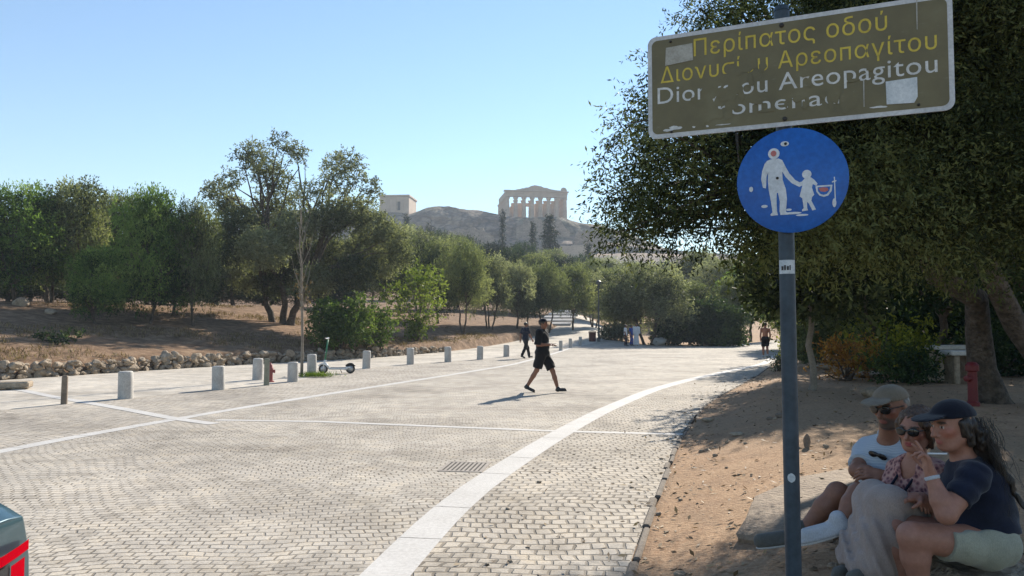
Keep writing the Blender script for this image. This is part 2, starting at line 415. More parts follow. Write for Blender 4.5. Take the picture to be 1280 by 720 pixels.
# warm setts between the marble band and the kerb, then the marble bands
band_px = [(480.5, 720), (570, 624), (682, 552), (747, 516), (815.5, 487), (860, 475), (910, 464), (955, 455)]
MBf = smooth_fn([(-120, -15), (-10, -3.1), (0, -1.5)]+px_line(band_px)+[(60, 22)], .9)
sheet('road_edge', rr[rr < 40], MBf, lambda y: Kf(y)-.01, 16, M['cobble_warm'], .0012)
def band(name, fn, y0, y1, w, mat, slab=1.0, z=.0028):
    mb = MB(); y = y0; rg = np.random.RandomState(5)
    while y < y1:
        L = slab*(.75+.5*rg.rand()); a, b_ = y+.006, y+L-.006; n = 3; V = []
        for yy in np.linspace(a, b_, n):
            dx = (fn(yy+.2)-fn(yy-.2))/.4; k = math.hypot(1, dx); x = fn(yy); nx, ny = 1/k, -dx/k
            zz = hzf(x, yy)+z+rg.rand()*.0004
            V += [(x-nx*w/2, yy-ny*w/2, zz), (x+nx*w/2, yy+ny*w/2, zz)]
        mb.add(V, [[2*i, 2*i+1, 2*i+3, 2*i+2] for i in range(n-1)]); y += L
    return tag(mb.build(name, mat), kind='structure')
band('marble_band', MBf, -8, 42, .325, M['marble'], 1.3)
band('marble_edging', Wf, 4, 52, .24, M['marble'], .9)
def cross(name, pl, w, z):
    mb = MB(); P = [G(*p) for p in pl]; V = []
    for i, p in enumerate(P):
        t = (P[min(i+1, len(P)-1)]-P[max(i-1, 0)]); n = Vector((-t.y, t.x, 0)).normalized()*w/2
        V += [p-n+Vector((0, 0, z-.0017)), p+n+Vector((0, 0, z-.0017))]
    mb.add(V, [[2*i, 2*i+2, 2*i+3, 2*i+1] for i in range(len(P)-1)]); return tag(mb.build(name, M['marble']), kind='structure')
cross('marble_crossing', [(270, 525), (400, 527), (560, 533.5), (700, 539), (856, 543)], .16, .004)
cross('marble_divider', [(10, 485), (33, 489), (75, 497.6), (117, 504.6), (164, 513), (216, 523), (268, 530)], .22, .0052)
# kerb
mb = MB(); y = -10.; rg = np.random.RandomState(8)
while y < 50:
    L = .35+.5*rg.rand(); yc = y+L/2; x = Kf(yc)+.03; a = math.atan2(-(Kf(yc+.3)-Kf(yc-.3)), .6)
    mb.box((x+rg.randn()*.012, yc, -.052+rg.rand()*.012), (.045+rg.rand()*.03, L-.03, .12), rz=a, bev=.018); y += L
tag(mb.build('kerb', M['kerb']), kind='structure')

# ------------------------------------------------------------------ stuff lying on the dirt
def scatter_pts(n, f, seed):
    r = np.random.RandomState(seed); out = []
    while len(out) < n:
        p = f(r)
        if p is not None: out.append(p)
    return np.array(out)
def verge_pt(r):
    y = 2.2+22*r.rand()**1.6; x = Kf(y)+.08+(9*r.rand()**1.3)
    if r.rand() < .07: x = Kf(y)-.05-1.2*r.rand()**2
    return (x, y, max(hzf(x, y), -.001))
def leaf_mesh(name, P, A, B, Ls, Ws, mat, parent=None, tone=None, kind=None):
    """rhombic leaves: base P, axis A, side B"""
    N = len(P); Ls = np.broadcast_to(Ls, N)[:, None]; Ws = np.broadcast_to(Ws, N)[:, None]
    V = np.stack([P, P+A*Ls*.5+B*Ws*.5, P+A*Ls, P+A*Ls*.5-B*Ws*.5], 1).reshape(-1, 3)
    Fq = np.arange(N*4, dtype=np.int32).reshape(N, 4)
    o = np_mesh(name, V, Fq, mat, parent, False, {'tone': np.repeat(tone, 4)} if tone is not None else None)
    return o
def unit(a): return a/np.maximum(np.linalg.norm(a, axis=-1, keepdims=True), 1e-6)
P = scatter_pts(5200, verge_pt, 1); r = np.random.RandomState(2); P[:, 2] += .008
A = unit(np.concatenate([r.randn(5200, 2), r.randn(5200, 1)*.25], 1)); B = unit(np.cross(A, unit(np.concatenate([r.randn(5200, 2)*.4, np.ones((5200, 1))], 1))))
M['litter'] = leaf_mat('fallen_leaf', (.07, .045, .025), (.19, .13, .075), (.34, .25, .14), .1)
tag(leaf_mesh('leaf_litter', P, A, B, .05+.03*r.rand(5200), .018+.012*r.rand(5200), M['litter'], None, r.rand(5200)), 'dry fallen leaves scattered over the shaded dirt', 'leaf litter', kind='stuff')
mb = MB()
for i, p in enumerate(scatter_pts(420, verge_pt, 7)):
    s = .012+.03*random.Random(i).random()**2.5; mb.rock((p[0], p[1], p[2]+s*.3), (s, s*.8, s*.6), i, 1)
M['stone'] = varied('field_stone', (.18, .135, .09), (.42, .34, .25), .9, 3.2, 6, .9, bdist=.04)
M['stone_warm'] = varied('warm_stone', (.27, .21, .155), (.46, .38, .285), .85, 3, 6, .6, bdist=.02)
tag(mb.build('gravel', M['stone']), 'small stones scattered over the dirt verge', 'gravel', kind='stuff')
# dry grass on the bank
def bank_pt(r):
    y = 14+40*r.rand(); d = .4+14*r.rand()**1.1; x = Lf(y)-d
    if wob(x, y, .5, 11) < .05-.25*(d < 2.5): return None
    return (x, y, hzf(x, y))
n = 20000; P = scatter_pts(n//13, bank_pt, 5); r = np.random.RandomState(6)
P = np.repeat(P, 13, 0); P = P[:n]; n = len(P); P[:, :2] += r.randn(n, 2)*.14
P[:, 2] = hz(P[:, 0], P[:, 1])-.01
A = unit(np.concatenate([r.randn(n, 2)*.55, np.ones((n, 1))], 1)); B = unit(np.cross(A, r.randn(n, 3)))
tag(leaf_mesh('dry_grass', P, A, B, .08+.16*r.rand(n), .018+.012*r.rand(n), M['straw'], None, r.rand(n)), 'dry straw coloured grass on the bank above the stone wall', 'grass', kind='stuff')

# ------------------------------------------------------------------ rubble wall along the left bank
mb = MB(); rg = np.random.RandomState(12); i = 0
y = 6.0
while y < 45:
    hgt = .36-.14*sst(33, 45, y)
    z = 0.0; step = .19+.2*rg.rand()
    while z < hgt:
        s = .08+.11*rg.rand()**1.4; x = Lf(y)+.02+rg.randn()*.05+z*-.15
        mb.rock((x, y+rg.randn()*.06, z+s*.5), (s*(.9+.4*rg.rand()), s*(1.0+.7*rg.rand()), s*(.75+.35*rg.rand())), i, 2, .34); i += 1; z += s*1.25
    y += step*(.75 if y > 12 else 1)
tag(mb.build('rubble_wall', M['stone'], smooth=False), 'low rubble wall of rough boulders along the foot of the bank', 'stone wall')
for k, (px, py, s, lb) in enumerate([(28, 378, .45, 'pale boulder under the leftmost trees'), (62, 388, .3, 'small pale boulder lying on the path under the left trees'), (477, 417, .45, 'orange brown stone beside the low round shrubs on the bank')]):
    p = on_ground(px, py+4); m_ = MB().rock((0, 0, s*.25), (s, s*.7, s*.55), 60+k, 2)
    o = m_.build('boulder', M['stone']); o.location = p; tag(o, lb, 'boulder')
# ------------------------------------------------------------------ haze
def haze_box():
    mb = MB().box((0, 280, 44), (1500, 900, 95))
    m = bpy.data.materials.new('haze'); m.use_nodes = True; nt = m.node_tree; nt.nodes.clear()
    o = nt.nodes.new('ShaderNodeOutputMaterial'); v = nt.nodes.new('ShaderNodeVolumePrincipled')
    v.inputs['Color'].default_value = (.80, .90, 1.0, 1); v.inputs['Density'].default_value = HAZE; v.inputs['Anisotropy'].default_value = 0
    nt.links.new(v.outputs[0], o.inputs['Volume'])
    ob = mb.build('haze', m); tag(ob, kind='stuff'); return ob
HAZE = .0006
haze_box()

# ------------------------------------------------------------------ the rock with its walls and temple
HY = 365.0
def HP(px, py, Y=HY): return AT(px, py, Y)
sk = [(200, 300), (300, 275), (350, 264), (440, 262), (475, 266), (515, 267), (530, 261), (545, 259), (560, 258.5), (575, 261), (600, 263), (612, 266), (627, 269), (640, 271), (700, 271), (712, 275), (725, 279), (750, 281), (780, 290), (830, 310), (900, 335), (1000, 350)]
def mixv(nt, v, amount, sc):
    nz = node(nt, 'ShaderNodeTexNoise', Scale=sc, Detail=4.0); nt.links.new(v, nz.inputs['Vector']); va = nt.nodes.new('ShaderNodeVectorMath'); va.operation = 'MULTIPLY_ADD'
    va.inputs[1].default_value = (amount*3,)*3; nt.links.new(nz.outputs['Color'], va.inputs[0]); nt.links.new(v, va.inputs[2]); return va.outputs[0]
def rock_mat():
    m, nt, b = new_mat('limestone_cliff'); v = coords(nt)
    n1 = noise(nt, v, .06, 8, .65); n2 = noise(nt, coords(nt, (.12, .12, .5)), 1.0, 6, .65); n3 = noise(nt, v, .035, 4, .5)
    c = ramp(nt, n2, [(.36, (.05, .035, .028)), (.5, (.22, .155, .115)), (.62, (.46, .35, .25))])
    c = mix(nt, .5, c, ramp(nt, n1, [(.35, (.17, .115, .085)), (.65, (.40, .31, .23))]))
    c = mix(nt, ramp(nt, n3, [(.52, (0, 0, 0)), (.62, (.6, .6, .6))]), c, (.10, .12, .055))
    vo = node(nt, 'ShaderNodeTexVoronoi', Scale=.16); vo.feature = 'DISTANCE_TO_EDGE'; nt.links.new(mixv(nt, v, 5.0, .08), vo.inputs['Vector'])
    c = mix(nt, .75, c, ramp(nt, vo.outputs['Distance'], [(.02, (.35, .31, .29)), (.16, (1, 1, 1))]), 'MULTIPLY')  # crag shade painted in as dark creases, since the relief reads smooth
    n4 = noise(nt, v, .45, 6, .7); c = mix(nt, .8, c, ramp(nt, n4, [(.36, (.45, .42, .4)), (.6, (1.15, 1.1, 1.05))]), 'MULTIPLY')
    nt.links.new(c, b.inputs['Base Color']); b.inputs['Roughness'].default_value = .95
    bump(nt, b, n4, 1.0, 2.0); return m
M['cliff'] = rock_mat()
xs = np.linspace(HP(150, 300).x, HP(1100, 300).x, 330)
zt = np.interp(xs, [HP(*p).x for p in sk], [HP(*p).z for p in sk])
prof = [(-130, -1, 14), (-90, -1, 21), (-60, -1, 27), (-40, -1, 32), (-25, .18, 0), (-16, .35, 0), (-12, .52, 0), (-9, .68, 0), (-6, .82, 0), (-3, .93, 0), (0, 1, 0), (6, 1, 0), (20, .99, 0), (60, .97, 0), (120, .8, 0), (200, .5, 0)]
pa = np.array(prof, float); ki = np.arange(len(pa)); kk = np.sort(np.concatenate([np.linspace(0, 4, 9), np.linspace(4, 11, 43)[1:], np.arange(12, len(pa))]))
pdy, pfr, paz = [np.interp(kk, ki, pa[:, i]) for i in range(3)]
def fbm(x, y, f, seed):
    v = 0; amp = 1.0
    for o in range(5): v = v+amp*(1-2*np.abs(wob(x, y, f, seed+o))); f *= 2.05; amp *= .55
    return v-.9
XX = np.repeat(xs[:, None], len(kk), 1); ZZ = np.zeros_like(XX); YY = np.zeros_like(XX)
for j, k in enumerate(kk):
    zf = 34+(zt-34)*(pfr[j] if k >= 4 else 0)
    za_ = paz[j]; ZZ[:, j] = zf if k >= 4 else np.minimum(za_, zt-2+.01*pdy[j]); YY[:, j] = HY+pdy[j]
n1 = fbm(XX, ZZ*1.6+YY*.3, .085, 21); n2 = fbm(XX*1.1+40, ZZ*2.2+YY*.2, .2, 51)
amp = np.where(kk < 4, .6, np.where(kk <= 11, 1.0, .25))[None]
near_t = np.exp(-((XX-XX.mean()*0-HP(664, 270).x)/24)**2)*(kk[None] >= 9)                     # level ground under the temple
YY = YY+(n1*3.2+n2*1.5)*amp; ZZ = ZZ+(n1*.8+n2*.7)*amp*(1-.85*near_t)
V = np.stack([XX, YY, ZZ], -1).reshape(-1, 3); prof = kk
tag(np_mesh('acropolis_hill', np.array(V), grid_faces(len(xs), len(prof))[:, ::-1].copy(), M['cliff'], None, False), kind='structure')

M['marble_far'] = varied('weathered_temple_marble', (.36, .27, .20), (.52, .41, .31), .8, .35, 5, .3, bdist=.1)
def temple():
    base = HP(673, 270.5); bz = base.z
    t = thing('temple', 'ruined marble temple with a row of columns and low pediment crowning the rock', 'temple', (base.x-.6, HY+7, bz), R(9))
    W, D, H = 30.9, 62, 10.4
    mb = MB()
    for k in range(3): mb.box((0, D/2, -1.5+.5*k+.25), (W+2.4-.8*k, D+2.4-.8*k, .5), bev=.05)
    mb.build('steps', M['marble_far'], t)
    col = MB().lathe([(1.14, 0), (1.12, 1.5), (1.07, 4), (1.0, 7), (.92, 9.3), (.95, 9.5), (1.3, 9.9), (1.3, 10.4), (.2, 10.41)], n=18)
    def col_at(x, y, h=1.0, first=[None]):
        if first[0] is None:
            o = col.build('column', M['marble_far'], t, angle=R(40)); first[0] = o
        else:
            o = first[0].copy(); COL.objects.link(o); o.parent = t
        o.location = (x, y, 0); o.scale = (1, 1, h)
    xs_ = [-W/2+1+k*(W-2)/7 for k in range(8)]
    for x in xs_: col_at(x, 1)
    for k in range(1, 15):
        y = 1+k*(D-2)/16
        if k not in (8, 9): col_at(W/2-1, y, 1.0 if k < 7 else .75)
        if k < 8: col_at(-W/2+1, y)
    for x in [-9.5+k*3.8 for k in range(6)]: col_at(x, 6.5, .94)
    e = MB().box((0, 1, H+.9), (W, 2.0, 1.4), bev=.05).box((0, .95, H+2.2), (W+.3, 2.1, 1.2), bev=.05).box((0, .8, H+3.05), (W+1.6, 2.9, .55), bev=.08)
    e.box((W/2-1, 13, H+.9), (2, 22, 1.4), bev=.05).box((W/2-1, 12, H+2.2), (2.1, 19, 1.2), bev=.05).box((W/2-1, 10, H+3), (2.6, 14, .5), bev=.05)
    e.box((-W/2+1, 13, H+.9), (2, 22, 1.4), bev=.05).box((-W/2+1, 13, H+2.2), (2.1, 22, 1.2), bev=.05)
    e.build('entablature', M['marble_far'], t)
    p = [(-10.2, 0), (-10.0, .5), (-8.6, .6), (-7, 1.15), (-6.4, 1.05), (-5.5, 1.5), (-4.2, 1.55), (-3, 2.2), (-1.2, 2.75), (.2, 2.7), (1.2, 2.45), (2.5, 2.3), (3.6, 1.7), (5, 1.65), (6.3, 1.2), (7.5, .9), (9, .8), (9.2, .6), (12.5, .45), (12.6, 1.6), (13.4, 2.1), (14.8, 1.7), (15.4, .7), (15.4, 0)]
    Mx = Matrix(((1, 0, 0), (0, 0, 1), (0, 1, 0)))
    MB().extrude(p, -.2, 1.4, Mx, (0, .4, H+3.33)).build('pediment', M['marble_far'], t)
    w = MB().box((-8.2, 12, 4.6), (5.2, 2, 9.2), bev=.1).box((-2.6, 12, 8.5), (4, 2, 1.6), bev=.1).box((5.5, 12, 4.6), (8.6, 2, 9.2), bev=.1).box((10, 25, 3.2), (1.6, 24, 6.4), bev=.1).box((-10, 25, 4), (1.6, 24, 8), bev=.1)
    w.build('inner_wall', M['marble_far'], t)
temple()
def block_building(name, label, cat, px0, px1, ptop, pbot, Y, rz, depth, parts):
    a, b = HP(px0, pbot, Y), HP(px1, ptop, Y); w, h = b.x-a.x, b.z-a.z
    t = thing(name, label, cat, ((a.x+b.x)/2, Y, a.z), rz); parts(t, w, h, depth); return t
def gatehouse(t, w, h, d):
    MB().box((0, d/2, h*.44), (w, d, h*.9), bev=.1).build('wall', M['marble_far'], t)
    MB().box((0, d/2, h*.945), (w+.9, d+.9, h*.1), bev=.08).build('cornice', M['marble_far'], t)
    for k in (-1, 0, 1):
        MB().box((k*w*.25+.6, -.12, h*.42), (w*.07, .5, h*.6), bev=.03).build('pilaster', M['marble_far'], t)
    MB().box((w*.16, -.08, h*.4), (w*.09, .2, h*.46)).build('opening_shade', M['gap_shade'], t)  # dark panel on the solid wall, painting the shade of an opening
M['gap_shade'] = varied('painted_gap_shade', (.03, .025, .02), (.05, .045, .04), .9, 2, 2, 0)  # near-black colour that stands in for shade inside gaps
block_building('gatehouse', 'square beige stone building on the left end of the rock above the trees', 'building', 474, 511.5, 243.5, 267, HY+2, R(-6), 16, gatehouse)
# terrace walls on the slope under the temple
def terr(label, px0, px1, ptop, pbot, Y, rz=0.0):
    a, b = HP(px0, pbot, Y), HP(px1, ptop, Y); w, h = b.x-a.x, b.z-a.z
    mb = MB(); rg = np.random.RandomState(int(px0)); n = max(3, int(w/4))
    for k in range(n):
        hh = h*(.8+.25*rg.rand()); mb.box(((k+.5)*w/n-w/2, rg.randn()*.15, hh/2-3), (w/n-.02, 2.4, hh+6), bev=.08)
    o = mb.build('retaining_wall', M['marble_far']); o.location = ((a.x+b.x)/2, Y, a.z); o.rotation_euler.z = rz; tag(o, label, 'wall')
0 and terr('long pale retaining wall on the slope left of the temple', 548, 622, 284, 306, 322, R(-4))
0 and terr('grey ramp-like retaining wall directly below the temple columns', 634, 700, 273.5, 292, 352, R(3))
terr('low sunlit wall on the slope right of the temple', 700, 742, 307, 313, 300, R(8))
0 and terr('ruined reddish wall low on the right slope of the rock', 738, 772, 298, 318, 318, R(12))

M['masonry'] = cobble('old_masonry', 1.5, .6, 0.0, (.17, .13, .10), (.33, .26, .20), (.09, .07, .055), .07, .25, .8)
nt_ = M['masonry'].node_tree                                       # courses run up the face of the wall, not along the ground
for n_ in nt_.nodes:
    if n_.type == 'MAPPING': n_.inputs['Rotation'].default_value = (R(90), 0, 0)
def rampart(label, px0, px1, ptop, pbot, Y, seed, rz=0.0):
    a, b = HP(px0, pbot, Y), HP(px1, ptop, Y); w, h = b.x-a.x, b.z-a.z; rg = np.random.RandomState(seed); n = 40; top = []; hh = 0
    for i in range(n+1):
        hh = .7*hh+rg.randn()*.35; edge = min(1, 3.2*min(i, n-i)/n+.35); top.append((w*(i/n-.5), h*edge+hh+.6*math.sin(i*.7+seed)))
    poly = [(-w/2, -8), (w/2, -8)]+top[::-1]
    mb = MB().extrude(poly, -1.5, 1.5, Matrix(((1, 0, 0), (0, 0, 1), (0, 1, 0))))
    o = mb.build('rampart', M['masonry']); o.location = ((a.x+b.x)/2, Y, a.z); o.rotation_euler.z = rz; tag(o, label, 'wall')
rampart('tall rough masonry wall on the rock just below the temple columns', 645, 712, 274.5, 293, 353, 3, R(3))
rampart('broad crumbling masonry wall on the slope left of the temple', 548, 618, 287, 304, 330, 4, R(-4))
rampart('crumbling masonry wall on the right slope below the temple', 716, 758, 289, 305, 335, 5, R(10))
# ------------------------------------------------------------------ trees
def foliage(name, clumps, mat, parent, seed, dens=9., k=8, sl=.35, L=.12, W=.05, droop=0.0, shell=.5, tone0=.5, tvar=.18):
    """sprigs of leaves through every clump (cx,cy,cz,rx,ry,rz)"""
    r = np.random.RandomState(seed); C_ = np.array(clumps, float); c, rad = C_[:, :3], C_[:, 3:6]
    area = (rad[:, 0]*rad[:, 1]+rad[:, 0]*rad[:, 2]+rad[:, 1]*rad[:, 2])/3*4*PI
    ns = np.maximum(3, (area*dens*.35*(C_[:, 6] if C_.shape[1] > 6 else 1)).astype(int)); idx = np.repeat(np.arange(len(c)), ns); n = len(idx)
    d = unit(r.randn(n, 3)); u = r.rand(n, 1)**shell
    base = c[idx]+d*rad[idx]*(.15+.85*u)
    sd_ = unit(d*.7+r.randn(n, 3)*.55+np.array([0, 0, .25-droop]))
    tone = tone0+(r.randn(len(c))*tvar)[idx]+r.randn(n)*.09
    t = np.tile(np.linspace(.1, 1, k), n); j = np.repeat(np.arange(n), k); N = n*k
    ll = sl*(.6+.8*r.rand(n))
    curve = np.array([0, 0, -1.])*droop*.5
    P = base[j]+sd_[j]*(ll[j]*t)[:, None]+curve*(t**2*ll[j])[:, None]+r.randn(N, 3)*sl*.05
    A = unit(sd_[j]*.55+r.randn(N, 3)*.6+np.array([0, 0, -droop*.6])); B = unit(np.cross(A, r.randn(N, 3)))
    tn = np.clip(tone[j]+r.randn(N)*.13, 0, 1)
    s = .65+.7*r.rand(N)
    return leaf_mesh(name, P, A, B, L*s, W*s, mat, parent, tn)
def wiggle(p0, p1, n, amp, rg, sag=0.0):
    p0, p1 = np.array(p0, float), np.array(p1, float); out = []; off = np.zeros(3)
    for i in range(n+1):
        t = i/n; off = off*.75+rg.randn(3)*amp*.5 if 0 < i < n else off*0
        q = p0*(1-t)+p1*t+off; q[2] += sag*4*t*(1-t); out.append(q)
    return out
def limbs(mb, base, top, r0, clumps, rg, n_main=5, tw=.5, sub=True):
    """trunk from base to top, main limbs towards groups of clumps, branches to each clump"""
    C_ = np.array(clumps)[:, :3]
    tr = wiggle(base, top, 6, .10*np.linalg.norm(np.array(top)-np.array(base))*tw, rg)
    rr_ = [r0*1.5]+[r0*(1-.35*i/6) for i in range(1, 7)]
    mb.tube(tr, rr_, 10)
    k = min(n_main, len(C_)); sel = C_[rg.choice(len(C_), k, False)]
    for _ in range(6):
        lab = np.argmin(((C_[:, None]-sel[None])**2).sum(-1), 1)
        sel = np.array([C_[lab == i].mean(0) if (lab == i).any() else sel[i] for i in range(k)])
    top = np.array(tr[-1])
    for i in range(k):
        ends = C_[lab == i]
        if not len(ends): continue
        mid = top*.35+sel[i]*.65
        dist = np.linalg.norm(mid-top); p = wiggle(top, mid, 5, .08*dist, rg, .06*dist)
        mb.tube(p, [r0*.62*(1-.09*q) for q in range(6)], 7)
        if not sub: continue
        for e in ends:
            s = p[3+int(rg.rand()*3)]; dd = np.linalg.norm(e-s)
            mb.tube(wiggle(s, e, 4, .09*dd, rg, .05*dd), [r0*.3, r0*.25, r0*.19, r0*.12, r0*.05], 5)
def gen_clumps(rg, n, H, Rx, th, cr, flat=.8, low=0.0, irregular=.3):
    """clumps filling a crown between height th and H, radius Rx"""
    out = []; ang0 = rg.rand()*6.28
    for i in range(n):
        f = (i+.5)/n; a = ang0+i*2.4+rg.randn()*.3; t = rg.rand()
        z = th+(H-th)*(.12+.80*f); prof = math.sqrt(max(.05, 1-abs((f-.38)/.66)**2.2))
        rr_ = Rx*prof*(.25+.6*math.sqrt(t))*(1+irregular*rg.randn()*.5); s = cr*(.75+.5*rg.rand())
        out.append((rr_*math.cos(a), rr_*math.sin(a), z-s*flat*.3, s, s, s*flat))
    return out
def make_tree(name, label, cat, loc, H, Rx, th, n, cr, mat, seed, r0=.16, dens=9., k=8, sl=.35, L=.13, W=.05, lean=(0, 0), stems=1, bark='bark', group=None, clumps=None, droop=.1, tone0=.5, n_main=5, tvar=.18):
    rg = np.random.RandomState(seed)
    t = thing(name, label, cat, loc, 0, group)
    cl = clumps if clumps is not None else gen_clumps(rg, n, H, Rx, th, cr)
    mb = MB()
    if stems == 1: limbs(mb, (0, 0, -.25), (lean[0], lean[1], th), r0, cl, rg, n_main)
    else:
        parts = [[] for _ in range(stems)]
        for c in cl: parts[int(((math.atan2(c[1], c[0])/(2*PI)) % 1)*stems) % stems].append(c)
        for i in range(stems):
            a = 2*PI*(i+.5)/stems
            if parts[i]: limbs(mb, (.25*math.cos(a), .25*math.sin(a), -.25), (Rx*.28*math.cos(a), Rx*.28*math.sin(a), th*(.9+.3*rg.rand())), r0*.75, parts[i], rg, 3)
    mb.build('trunk', M[bark], t, angle=R(60))
    foliage('crown', cl, M[mat], t, seed+1, dens, k, sl, L, W, droop, tone0=tone0, tvar=tvar)
    return t
def place(px, py, Y):
    """a point of the terrain on the sight line column px at distance Y"""
    x = AT(px, py, Y).x; return (x, Y, hzf(x, Y))
def height_to(px, ptop, Y):
    x = AT(px, ptop, Y); return x.z-hzf(x.x, Y)

# --- copies of a few wood types: (kind, centre px, top px, distance, crown width in px, label or None)
KINDS = {
 'olive': dict(mat='olive', seed=11), 'olive2': dict(mat='olive_grey', seed=23), 'olive3': dict(mat='olive', seed=37), 'green': dict(mat='green', seed=41), 'dark': dict(mat='darkleaf', seed=53, d=26),
 'spread': dict(mat='olive_grey', seed=71, th=1.7, n=30, cr=1.0, R=3.0, d=38, stems=3), 'gnarl': dict(mat='olive', seed=83, th=1.9, n=24, cr=.95, R=3.1, d=40, stems=2), 'pine': dict(mat='conifer', seed=97, th=1.6, n=40, cr=.85, R=2.5, d=34),
 'lowdark': dict(mat='darkleaf', seed=91, th=.35, d=26, n=50), 'bushy': dict(mat='green', seed=61, th=.7, d=30), 'bushy2': dict(mat='olive', seed=67, th=1.0, d=28)}
PROTO = {}
def wood(kind, px, ptop, Y, wpx, label, group=None, name='olive_tree'):
    x, y, z = place(px, 400, Y); H = height_to(px, ptop, Y); Wd = wpx/F_PX*Y
    rg = random.Random(int(px*7+Y*13))
    if kind not in PROTO:
        kd = KINDS[kind]
        t = make_tree(name, label, 'tree', (0, 0, 0), 6.0, kd.get('R', 2.9), kd.get('th', 1.45), kd.get('n', 60), kd.get('cr', .74), kd['mat'], kd['seed'], .15, dens=kd.get('d', 30), k=8, sl=.44, L=.155, W=.062, lean=(.25, .15), tvar=.3, stems=kd.get('stems', 1))
        PROTO[kind] = t; t.location = (x, y, z); t.scale = (Wd/6.2, Wd/6.2, H/6.0)
        if group: t['group'] = group
        t.rotation_euler.z = rg.random()*6.28; return t
    c = copy_thing(PROTO[kind], (x, y, z), rg.random()*6.28, (Wd/6.2, Wd/6.2, H/6.0), label, group)
    c.name = name
    for ch in c.children: ch.name = ch.name.split('.')[0]
    return c

# the leafy row above the wall on the left
wood('bushy', 18, 228, 35, 128, 'tall dense green tree at the left edge above the rubble wall')
wood('bushy', 120, 308, 32, 84, 'low bright green bushy tree just above the rubble wall', None, 'bushy_tree')
wood('bushy2', 92, 224, 37, 112, 'dense olive tree, second from left, with thin twigs on top')
wood('bushy', 188, 232, 34.5, 104, 'deep green tree hanging to the ground, right of the low bright one')
wood('bushy2', 243, 250, 35.5, 84, 'grey green rounded olive tree left of the tall two-headed tree')
wood('olive3', 150, 240, 42, 100, 'olive tree behind the gap between the leafy left trees')
wood('olive3', -60, 235, 36, 130, 'olive tree half cut by the left picture edge')
wood('olive', 60, 262, 46, 150, 'dark olive tree behind the left row, shading the path')
wood('olive2', 290, 290, 52, 120, 'olive tree in the shade behind the two-headed tree, left side')
wood('dark', 215, 300, 50, 120, 'dark evergreen behind the left row')
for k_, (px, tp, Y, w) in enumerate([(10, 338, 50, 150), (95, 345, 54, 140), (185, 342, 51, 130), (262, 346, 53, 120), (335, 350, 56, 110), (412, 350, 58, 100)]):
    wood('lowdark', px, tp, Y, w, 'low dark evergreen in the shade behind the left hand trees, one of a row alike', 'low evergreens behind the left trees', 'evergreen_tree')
wood('bushy', 215, 262, 38, 96, 'green tree filling the row between the drooping one and the grey rounded olive')
wood('bushy2', 62, 250, 40, 110, 'leafy tree behind the two leftmost ones')
# the tall two-headed tree
def two_headed():
    x, y, z = place(352, 400, 41.5); Y = 41.5
    pts = [(275, 240, 20), (262, 240, 11), (288, 222, 14), (290, 262, 20), (318, 190, 18), (303, 196, 12), (332, 205, 20), (348, 222, 20), (320, 214, 14), (350, 176, 12), (362, 182, 8), (371, 187, 12), (381, 198, 7), (365, 196, 6), (385, 238, 15), (403, 238, 10), (420, 206, 17), (410, 222, 11), (435, 200, 16), (447, 212, 12), (430, 228, 16), (462, 232, 13), (468, 246, 10), (420, 246, 14), (352, 246, 18), (372, 252, 14), (330, 240, 12),
           (300, 282, 26), (335, 272, 30), (372, 284, 28), (412, 272, 26), (445, 266, 26), (470, 284, 24), (330, 310, 32), (292, 312, 26), (362, 330, 32), (408, 318, 32), (455, 312, 30), (492, 296, 20), (310, 345, 26), (445, 342, 26), (480, 330, 22), (395, 350, 24), (340, 355, 20), (500, 318, 16)]
    rg = np.random.RandomState(4); cl = []
    for px, py, rp in pts:
        p = AT(px, py, Y+rg.randn()*(1.1 if py > 255 else .5)); s = rp/F_PX*Y*.92
        cl.append((p.x-x, p.y-y, p.z-z, s, s*(1.2 if py > 255 else 1), s*.8, 2.8 if py > 255 else 1.6))
    t = thing('olive_tree', 'tallest tree left of centre, open crown split into two heads with sky between', 'tree', (x, y, z))
    mb = MB()
    L_ = [c for c in cl if c[0] < .5]; R_ = [c for c in cl if c[0] >= .5]
    limbs(mb, (-.5, 0, -.3), (-1.0, .2, 2.0), .20, L_, rg, 6); limbs(mb, (.1, .1, -.3), (.1, -.2, 1.7), .22, L_[::2], rg, 4); limbs(mb, (.4, 0, -.3), (1.3, 0, 2.1), .22, R_, rg, 6)
    mb.build('trunk', M['bark'], t, angle=R(60)); foliage('crown', cl, M['olive_grey'], t, 8, 40, 8, .34, .15, .06, .15, tone0=.42)
two_headed()
